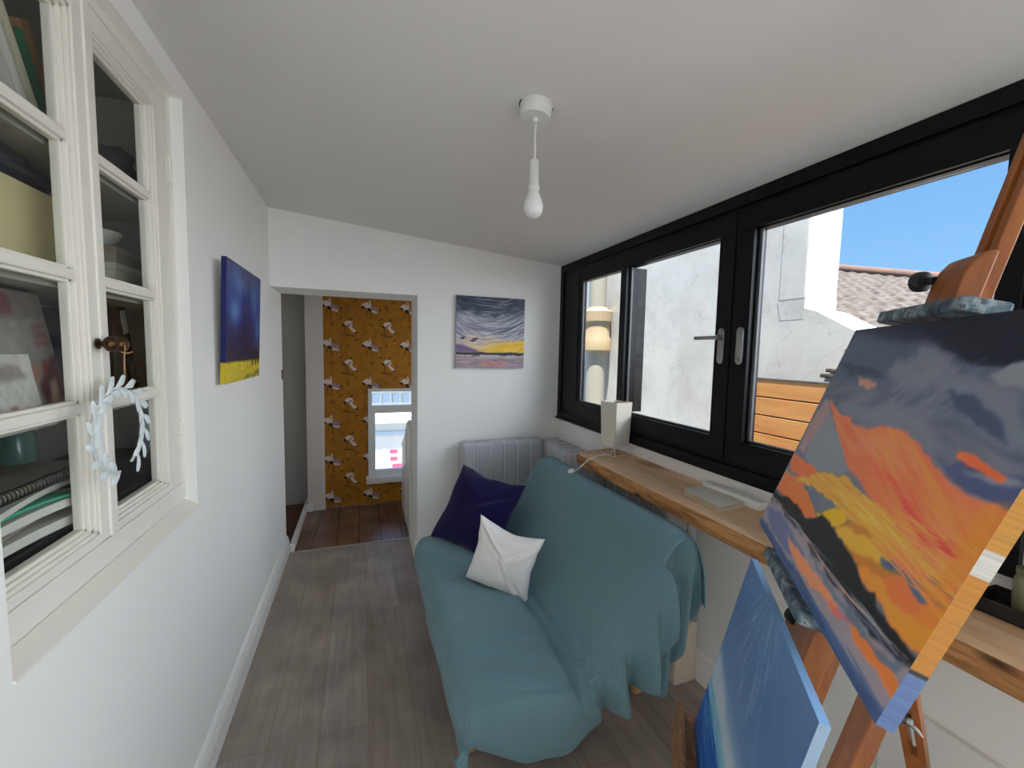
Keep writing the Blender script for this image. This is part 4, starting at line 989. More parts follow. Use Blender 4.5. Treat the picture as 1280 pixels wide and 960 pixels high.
for j in range(NY):
    t = j/(NY-1); y = SY0+(SY1-SY0)*t
    for i in range(NS):
        x,z = prof[i]; u = seglen[i]
        seat = math.exp(-((x-1.02)/0.2)**2)*(1 if z > 0.4 and x < 1.3 else 0)
        # sag of the ridge, wrinkles across the seat, soft lumps, hem that dips towards both ends
        d = -0.030*math.sin(math.pi*t)**1.0*math.exp(-((u-1.18)/0.22)**2)
        d += seat*0.017*wr_noise(x*2.2+y*1.0,y*13+x*6,1.7)*(0.4+0.6*math.sin(math.pi*min(1,t*1.2)))
        d += 0.008*wr_noise(x*2.5,y*3,z*2.5)
        fr = max(0,1-u/0.24); d += fr*0.016*wr_noise(y*7,3.3,0.5)
        cr = math.exp(-((u-0.66)/0.020)**2); d -= cr*0.026*(1+0.5*wr_noise(y*5,0,4)); d -= 0.010*math.exp(-((u-0.715)/0.016)**2)*(1 if t < 0.55 else 0)*(0.5+wr_noise(y*4,1,2)); d += 0.012*math.exp(-((u-0.745)/0.02)**2)*max(0,1-t/0.5)
        e = min(t,1-t); rnd = max(0,1-e/0.07); d -= 0.022*rnd**2
        rise = 0
        if z < 0.40 and x < 0.9: rise = 0.06*(t-0.15)*(1-u/0.24)
        FI[j,i] = (x+nrm[i,0]*d, y, z+nrm[i,1]*d+rise)
vs.append(FI.reshape(-1,3)); uv.append(np.stack([np.repeat(np.linspace(SY0,SY1,NY),NS), np.tile(seglen,NY)],1))
fs = grid_faces(NY,NS); off = NY*NS
def hang(I, B, nt, bulge, fold, y_off=0.0, side=-1):
    """cloth hanging from the row of points I (edge of the core) down to the row B"""
    global off
    k = len(I); G = np.zeros((nt,k,3)); U2 = np.zeros((nt,k,2))
    for i in range(k):
        E, b_ = I[i], B[i]; c = E+np.array([0,side*bulge,-0.01]); 
        for q in range(nt):
            t = q/(nt-1); p = E*(1-t)**2+2*c*t*(1-t)+b_*t*t
            p = p+np.array([0,side*fold(i/(k-1),t),0]); G[q,i] = p
            U2[q,i] = (-t*np.linalg.norm(b_-E), i*0.012)
    vs.append(G.reshape(-1,3)); uv.append(U2.reshape(-1,2)); fs.extend(grid_faces(nt,k,off,True)); off += nt*k
def idx_x(x, after=0):
    c = [i for i in range(after,NS) if prof[i,0] >= x]; return c[0]
i_front = 36
def rows(tab, i0, i1):
    s_ = np.linspace(0,1,i1-i0+1); B = catmull(tab, len(s_)); return B
i_ap = min(range(60,NS), key=lambda i: abs(prof[i,0]-1.545)+abs(prof[i,1]-0.80))
E1 = FI[0,0:i_ap+1].copy()
B1 = rows([(0.800,1.170,0.30),(0.80,1.165,0.300),(0.832,1.170,0.325),(0.872,1.175,0.300),(0.93,1.17,0.268),(1.00,1.165,0.232),(1.08,1.165,0.208),(1.152,1.17,0.198),(1.225,1.175,0.212),(1.29,1.18,0.236),(1.345,1.18,0.258),(1.395,1.18,0.292),(1.44,1.175,0.335),(1.475,1.165,0.385),(1.52,1.15,0.45),(1.572,1.125,0.565)],0,i_ap)
def gs(x,c,w): return math.exp(-((x-c)/w)**2)
def fold1(s_,t):
    k = t**0.6
    return k*(-0.045*gs(s_,0.655+0.02*t,0.022)+0.060*gs(s_,0.72+0.02*t,0.030)-0.030*gs(s_,0.79+0.02*t,0.022)+0.085*gs(s_,0.87+0.01*t,0.040)+0.03*gs(s_,1.0,0.04)+0.016*gs(s_,0.50,0.05)+0.010*gs(s_,0.36,0.04))+0.02*math.sin(math.pi*t)*max(0,s_-0.6)
hang(E1,B1,40,0.055,fold1)
i_b = i_ap-14
E2 = FI[0,i_b:].copy(); E2[:,1] += 0.02
B2 = rows([(1.56,1.30,0.42),(1.60,1.29,0.30),(1.655,1.255,0.175),(1.685,1.25,0.225),(1.71,1.245,0.29),(1.74,1.235,0.38),(1.768,1.24,0.44),(1.788,1.245,0.50)],i_b,NS-1)
def fold2(s_,t): return t*(0.026*math.sin(s_*20+0.5))-0.035*math.sin(min(1,t*1.6)*1.57)
hang(E2,B2,30,0.035,fold2)
E3 = FI[-1].copy(); B3 = E3.copy(); B3[:,1] += 0.03; B3[:,2] = np.maximum(0.16, np.minimum(E3[:,2]-0.02, 0.24+0.25*np.clip((E3[:,0]-1.3)/0.4,0,1)))
hang(E3,B3,14,0.05,lambda s_,t: 0.012*t*math.sin(s_*40),side=1)
th = mesh_from('throw_blanket', np.concatenate(vs), fs, 'throw', None, 180, uvs=np.concatenate(uv))
bm = bmesh.new(); bm.from_mesh(th.data); bmesh.ops.remove_doubles(bm, verts=bm.verts, dist=0.0004); bmesh.ops.recalc_face_normals(bm, faces=bm.faces); bm.to_mesh(th.data); bm.free()
sm = th.modifiers.new('thickness','SOLIDIFY'); sm.thickness = 0.005; sm.offset = -1
tag(th, 'teal waffle weave cotton throw covering the futon and hanging over its near end', 'throw')

# ------------------------------------------------------------------ cushions
def cushion(name, c, R, s, thick, m, label, seed, pin, wr=0.012, creases=()):
    """pin: how far the left, right, lower and upper edges are drawn in; creases: (x, y, angle, length, width, depth)"""
    N = 64; vs = []; top = []
    pl, pr_, pb, pt = pin
    def P(u,v,sg):
        hu = (pr_ if u > 0 else pl)*(1-abs(v)**1.6); hv = (pt if v > 0 else pb)*(1-abs(u)**1.6)
        x = s/2*u*(1-hu*abs(u)); y = s/2*v*(1-hv*abs(v))
        k = max(0,1-u*u)*max(0,1-v*v); z = sg*thick/2*k**0.40
        ed = min(1,k*6)
        n = mnoise.noise(V((u*1.1+seed,v*1.1,sg*2.0)))*wr*1.5 + mnoise.noise(V((u*2.6,v*2.6+seed,sg)))*wr*0.5
        for (cx,cy,an,ln_,wd,dp) in creases:
            p_ = (u-cx)*math.cos(an)+(v-cy)*math.sin(an); q_ = -(u-cx)*math.sin(an)+(v-cy)*math.cos(an)
            if -0.2 < p_ < ln_+0.2:
                f_ = max(0,min(1,(p_+0.15)/0.3))*max(0,min(1,(ln_+0.15-p_)/0.4))
                n += sg*0+dp*f_*(-math.exp(-(q_/wd)**2)+0.6*math.exp(-((q_-1.8*wd)/wd)**2))
        return V((x+0.6*wr*mnoise.noise(V((v*2.4,seed,7)))*abs(u), y+0.6*wr*mnoise.noise(V((u*2.4,seed,9)))*abs(v), z+sg*n*ed))
    R = Matrix(((R[0][0],R[1][0],R[2][0]),(R[0][1],R[1][1],R[2][1]),(R[0][2],R[1][2],R[2][2])))
    bm = bmesh.new(); G = {}
    for sg in (1,-1):
        for j in range(N+1):
            for i in range(N+1):
                u, v = -1+2*i/N, -1+2*j/N
                if sg == -1 and (i in (0,N) or j in (0,N)): G[sg,i,j] = G[1,i,j]; continue
                G[sg,i,j] = bm.verts.new(V(c)+R@P(u,v,sg))
        for j in range(N):
            for i in range(N):
                q = [G[sg,i,j],G[sg,i+1,j],G[sg,i+1,j+1],G[sg,i,j+1]]
                bm.faces.new(q if sg == 1 else q[::-1])
    bmesh.ops.recalc_face_normals(bm, faces=bm.faces)
    me = bpy.data.meshes.new(name); bm.to_mesh(me); bm.free(); o = link(name, me, m, None, 180)
    edge = []
    return tag(o, label, 'cushion')
cushion('cushion', (1.162,2.273,0.625), [(0.595,-0.796,-0.112),(0.489,0.247,0.836),(-0.638,-0.552,0.536)], 0.46, 0.17, M['velvet'], 'large navy velvet cushion leaning in the far corner of the futon', 3, (0.13,0.10,0.10,0.15), 0.012, ((-0.8,0.7,-0.6,0.9,0.09,0.012),(0.8,-0.5,2.4,0.8,0.08,0.010),(0.85,0.6,3.7,0.9,0.08,0.012)))
cushion('cushion', (1.160,1.785,0.580), [(0.771,-0.597,-0.224),(0.209,-0.097,0.973),(-0.602,-0.797,0.05)], 0.325, 0.14, M['white_fabric'], 'small crumpled white cushion in front of the navy one on the futon', 8, (0.13,0.15,0.10,0.27), 0.009, ((-0.85,0.75,-0.62,1.0,0.07,0.010),(0.8,0.75,3.8,0.8,0.08,0.010),(-0.1,0.1,-1.0,0.9,0.07,0.008),(0.75,-0.8,2.3,0.7,0.07,0.008)))

# ================================================================== oak shelf under the window and what stands on it
ZS = 0.952
sh = thing('window_shelf', (1.89,0.4,ZS), 'thick waxed oak shelf with a rough sawn front edge under the black window', 'shelf')
b = MB(); ns = 60
yl = lambda x: 2.195+(x-1.706)/(2.051-1.706)*0.06
top = [(2.048,-1.6),(1.732,-1.6)]
vsb = []
b.prism([(2.048,-1.6,ZS),(1.742,-1.6,ZS),(1.738,2.14,ZS),(1.765,2.195,ZS),(2.048,2.25,ZS)], (0,0,-0.064), 0.003)
b.build('slab', M['shelf_top'], sh)
# rough front edge: uneven strip along the front and round the end
pts = [(1.742,-1.6),(1.738,2.14),(1.765,2.195),(2.048,2.25)]
dense = []
for (p0,p1) in zip(pts,pts[1:]):
    L_ = math.hypot(p1[0]-p0[0],p1[1]-p0[1]); k = max(3,int(L_/0.012))
    for i in range(k): dense.append((p0[0]+(p1[0]-p0[0])*i/k, p0[1]+(p1[1]-p0[1])*i/k))
dense.append(pts[-1])
vs = []; rowsn = 9
for j in range(rowsn):
    for i,(x,y) in enumerate(dense):
        a0 = dense[max(i-1,0)]; a1 = dense[min(i+1,len(dense)-1)]; tx,ty = a1[0]-a0[0],a1[1]-a0[1]; l = math.hypot(tx,ty); nx,ny = -ty/l,tx/l
        h = j/(rowsn-1); o_ = 0.004+0.006*math.sin(math.pi*h)+0.007*mnoise.noise(V((y*9,h*2.2,x*9)))*math.sin(math.pi*h)+0.003*mnoise.noise(V((y*40,h*7,0)))*math.sin(math.pi*h)
        if j in (0,rowsn-1): o_ = -0.002
        if x > 2.03: o_ = min(o_,0.0)
        vs.append((x+nx*o_, y+ny*o_, ZS-0.0005-0.063*h))
mesh_from('sawn_edge', vs, grid_faces(rowsn,len(dense)), 'shelf_edge', sh, 50)
for y in (0.15,-1.0): MB().box((1.80,y-0.004,0.874),(2.05,y+0.004,0.888)).box((2.04,y-0.015,0.70),(2.05,y+0.015,0.888)).build('bracket', M['black_plastic'], sh)

def frame_yaw(c, yaw): return V(c), V((math.cos(yaw),math.sin(yaw),0)), V((-math.sin(yaw),math.cos(yaw),0)), V((0,0,1))
# lamp
lc = (1.945,2.085,ZS); yaw = math.radians(12)
lamp = thing('table_lamp', lc, 'small lamp with square off white shade standing on the oak shelf', 'lamp')
o,ax,ay,az = frame_yaw(lc,yaw); h_, hb = 0.058, 0.056
b = MB()
def Lp(x,y,z): return o+ax*x+ay*y+az*z
q = 0.052
for z in (0.003,0.050):
    b.tube([Lp(-q,-q,z),Lp(q,-q,z),Lp(q,q,z),Lp(-q,q,z),Lp(-q,-q,z)], 0.0022, 6)
for sx,sy in ((-q,-q),(q,-q),(q,q),(-q,q)): b.tube([Lp(sx,sy,0.001),Lp(sx,sy,0.07)], 0.0022, 6)
b.build('wire_base', M['white_metal'], lamp)
b = MB(); t0, t1, zb, zt = h_-0.002, h_+0.006, 0.058, 0.315
for (sx,sy,ex,ey) in ((-1,-1,1,-1),(1,-1,1,1),(1,1,-1,1),(-1,1,-1,-1)):
    nx, ny = (ey-sy)/2, -(ex-sx)/2
    P8 = []
    for z,w_ in ((zb,t0),(zt,t1)):
        P8.append([Lp(sx*w_,sy*w_,z),Lp(ex*w_,ey*w_,z),Lp(ex*w_-nx*0.003,ey*w_-ny*0.003,z),Lp(sx*w_-nx*0.003,sy*w_-ny*0.003,z)])
    b.hexa(P8[0]+P8[1])
b.build('lamp_shade', M['lampshade'], lamp)
b = MB(); b.lathe([(0.014,0.062),(0.014,0.11),(0.012,0.115),(0.022,0.14),(0.024,0.165),(0.012,0.19),(0,0.193)], lc, n=16); b.tube([Lp(-q,-q,0.05),Lp(0,0,0.062),Lp(q,q,0.05)],0.002,6); b.build('bulb_holder', M['white_plastic'], lamp, 50)
cord = [Lp(-0.01,0,0.052),Lp(-0.05,-0.02,0.012),(1.875,2.07,0.958),(1.82,2.065,0.957),(1.77,2.03,0.958),(1.742,1.995,0.966),(1.718,2.00,0.956),(1.690,2.04,0.905),(1.672,2.07,0.875),(1.664,2.085,0.862)]
cc = catmull([tuple(c_) for c_ in cord], 60)
MB().tube([V(c_) for c_ in cc], 0.003, 8).build('cord', M['white_plastic'], lamp, 60)
b = MB().lathe([(0.006,0.02),(0.017,0.012),(0.019,0),(0.017,-0.012),(0,-0.012)], (1.663,2.088,0.868), (0.5,-0.6,0.45), 16)
b.tube([(1.655,2.092,0.864),(1.643,2.107,0.853)],0.0025,6).tube([(1.665,2.100,0.864),(1.653,2.115,0.853)],0.0025,6)
b.build('plug', M['white_plastic'], lamp, 50)
# notebook and white box
nb = thing('notebook', (1.90,1.32,ZS), 'closed notebook with pale linen cover lying on the oak shelf by the white box', 'notebook')
o = V((1.822,1.195,ZS)); ax = V((0.993,0.09,0)).normalized(); ay = V((0.10,0.99,0)).normalized(); az = V((0,0,1))
b = MB(); b.obox(o,ax,ay,az,(0,0,0),(0.138,0.212,0.003),0.001); b.obox(o,ax,ay,az,(0,0,0.017),(0.138,0.212,0.020),0.001); b.obox(o,ax,ay,az,(0.134,0,0),(0.138,0.212,0.02),0.001)
b.build('cover', M['linen_cover'], nb)
MB().obox(o,ax,ay,az,(0.003,0.004,0.003),(0.134,0.208,0.017)).build('pages', M['page'], nb)
wb = thing('white_device_box', (2.01,1.27,ZS), 'slim white plastic device box lying beside the notebook near the window wall', 'box')
MB().obox(V((1.966,1.145,ZS)),V((1,0.03,0)),V((0.0,1,0)),V((0,0,1)),(0,0,0),(0.048,0.285,0.036),0.006).build('case', M['white_plastic'], wb, 40)
b = MB()
for k in range(5): b.box((1.9645,1.298-k*0.007,ZS+0.016),(1.9665,1.3025-k*0.007,ZS+0.021))
b.build('grey_lettering', M['board'], wb)
# mesh tray with jar at the near part of the shelf
tr = thing('wire_mesh_tray', (2.0,0.40,ZS), 'black wire mesh tray on the oak shelf behind the sunset canvas', 'tray')
b = MB(); x0,x1,y0,y1 = 1.925,2.035,0.20,0.535; r_ = 0.03
b.box((x0,y0,ZS),(x1,y1,ZS+0.004),0.001)
for q in (((x0,y0,ZS),(x0+0.004,y1,ZS+0.032)),((x1-0.004,y0,ZS),(x1,y1,ZS+0.032)),((x0,y0,ZS),(x1,y0+0.004,ZS+0.032)),((x0,y1-0.004,ZS),(x1,y1,ZS+0.032))): b.box(*q,0.001)
b.build('basket', M['tray'], tr)
z = ZS+0.033; MB().tube([(x0,y0,z),(x1,y0,z),(x1,y1,z),(x0,y1,z),(x0,y0,z)],0.004,8).build('rim', M['black_plastic'], tr)
jr = thing('brush_jar', (2.0,0.46,ZS), 'murky glass jar standing in the black mesh tray beside the canvas', 'jar')
MB().lathe([(0,0),(0.026,0),(0.029,0.006),(0.029,0.085),(0.025,0.097),(0.027,0.10),(0.027,0.112),(0.024,0.112),(0.022,0.098),(0.025,0.085),(0.025,0.01),(0,0.008)], (1.992,0.462,ZS+0.005)).build('body', M['jar'], jr, 40)
b = MB()
for k,(dx,dy) in enumerate(((0.006,0.01),(-0.01,-0.006),(0.01,-0.008))): b.tube([(1.992,0.462,ZS+0.016),(1.992+dx*2.2,0.462+dy*2.2,ZS+0.19-0.01*k)],0.003,6)
b.build('brush_handle', M['easel'], jr)
# cable loop hanging below the shelf
cb_ = []
b = MB(); b.tube([(1.846,2.03+0.05*math.cos(a),0.772+0.014*math.sin(a)) for a in np.linspace(0.3,6.6,30)],0.0032,8)
b.tube([(1.846,2.02,0.886),(1.847,2.02,0.80),(1.846,2.02,0.765)],0.0025,6); b.tube([(1.846,1.985,0.772),(1.846,1.96,0.755),(1.847,1.94,0.70)],0.003,6)
b.tube([(1.90,1.43,0.886),(1.90,1.43,0.70)],0.0022,6)
tag(b.build('cable_loop', M['black_plastic'], None, 60), 'loop of black cable hanging below the shelf behind the futon back', 'cable')

# ================================================================== easel with two canvases
EO = V((1.325,0.77,0.615)); e1 = V((-0.64509,-0.7641066,0.0)); e2 = V((0.17612606,-0.14869281,0.97307249)); en = V((-0.74353111,0.62771933,0.23049932))
def E(a,b_,d): return EO+e1*a+e2*b_+en*d
ez = thing('easel', (1.25,0.62,0), 'varnished beech studio easel with paint crusted clamps holding the canvases before the window', 'easel')
bz = lambda a,d: -(EO.z+en.z*d)/e2.z          # b at floor level
D0 = -0.10
def ebox(a0,a1,b0,b1,d0,d1,bev=0.002): return MB().obox(EO,e1,e2,en,(a0,b0,d0),(a1,b1,d1),bev)
b = MB(); zf = bz(0,-0.12)+0.005
b.obox(EO,e1,e2,en,(0.160,zf+0.05,D0-0.020),(0.178,1.64,D0),0.002); b.obox(EO,e1,e2,en,(0.195,zf+0.05,D0-0.020),(0.213,1.64,D0),0.002); b.obox(EO,e1,e2,en,(0.172,zf+0.05,D0-0.020),(0.201,1.64,D0-0.008),0.001)
b.build('mast', M['easel'], ez)
for a0 in (0.322,-0.002): ebox(a0,a0+0.050,zf,0.86,D0-0.022,D0,0.002).build('side_post', M['easel'], ez)
ebox(-0.01,0.38,0.70,0.75,D0-0.044,D0-0.022).build('crossbar', M['easel'], ez)
ebox(-0.03,0.40,zf+0.02,zf+0.075,D0-0.044,D0-0.022).build('crossbar', M['easel'], ez)
ebox(-0.055,0.545,-0.075,-0.020,D0-0.0,0.035,0.003).build('canvas_tray', M['easel_raw'], ez)
ebox(-0.055,0.545,-0.020,0.004,0.023,0.035,0.002).build('tray_lip', M['easel_raw'], ez)
def rounded_block(b0,b1,nm):
    pts = []
    w0,w1 = 0.142,0.226; d0,d1 = D0,-0.068
    prof_ = [(d0,b0),(d1,b0),(d1,b1-0.045),(d1-0.004,b1-0.025),(d1-0.012,b1-0.008),(d1-0.022,b1),(d0,b1)]
    return MB().prism([E(w0,bb,dd) for dd,bb in prof_], e1*(w1-w0), 0.003).build(nm, M['easel'], ez)
rounded_block(1.045,1.158,'upper_clamp'); 
pts = [(D0,0.36),(-0.068,0.36),(-0.062,0.40),(-0.062,0.52),(D0,0.52)]
MB().prism([E(0.142,bb,dd) for dd,bb in pts], e1*0.084, 0.004).build('lower_clamp', M['easel'], ez)
ebox(0.055,0.312,1.043,1.066,-0.098,-0.040,0.005).build('upper_lip', M['painted_wood'], ez)
ebox(0.060,0.315,0.508,0.532,-0.098,0.006,0.005).build('lower_lip', M['painted_wood'], ez)
for bb,nm in ((1.117,'knob'),(0.43,'knob')):
    MB().lathe([(0.007,0),(0.007,0.014),(0.015,0.016),(0.018,0.021),(0.018,0.032),(0.013,0.037),(0,0.038)], E(0.150,bb,-0.068) if bb > 1 else E(0.146,bb,-0.075), (en*0.35-e1*0.94), 14).build(nm, M['black_plastic'], ez, 40)
# rear strut with slot and wing nut
S0, S1 = V((1.405,0.425,1.10)), V((1.935,0.50,0.012))
sd = (S1-S0).normalized(); sx = V((0.30,-0.95,0)); sx = (sx-sd*sx.dot(sd)).normalized(); sy = sd.cross(sx)
L_ = (S1-S0).length; w_ = 0.0175
b = MB()
sl0, sl1 = 0.235, 0.36
b.obox(S0,sx,sd,sy,(-w_,0,-0.010),(w_,sl0,0.010),0.002); b.obox(S0,sx,sd,sy,(-w_,sl1,-0.010),(w_,L_,0.010),0.002)
b.obox(S0,sx,sd,sy,(-w_,sl0-0.004,-0.010),(-0.005,sl1+0.004,0.010),0.001); b.obox(S0,sx,sd,sy,(0.005,sl0-0.004,-0.010),(w_,sl1+0.004,0.010),0.001)
b.build('rear_strut', M['easel'], ez)
wc = S0+sd*0.25; fs_ = -sy if (-sy).dot(V((-0.5,-0.4,0.4))) > 0 else sy
b = MB(); b.lathe([(0.004,-0.02),(0.004,0.024),(0,0.025)], wc, fs_, 10); b.lathe([(0.009,0.010),(0.009,0.018),(0.006,0.022)], wc, fs_, 12)
b.tube([wc+fs_*0.016, wc+fs_*0.022+sx*0.014+sd*0.004, wc+fs_*0.026+sx*0.022+sd*0.010],[0.003,0.004,0.002],8); b.tube([wc+fs_*0.016, wc+fs_*0.022-sx*0.014-sd*0.004, wc+fs_*0.026-sx*0.022-sd*0.008],[0.003,0.004,0.002],8)
b.build('wing_nut', M['steel'], ez, 50)

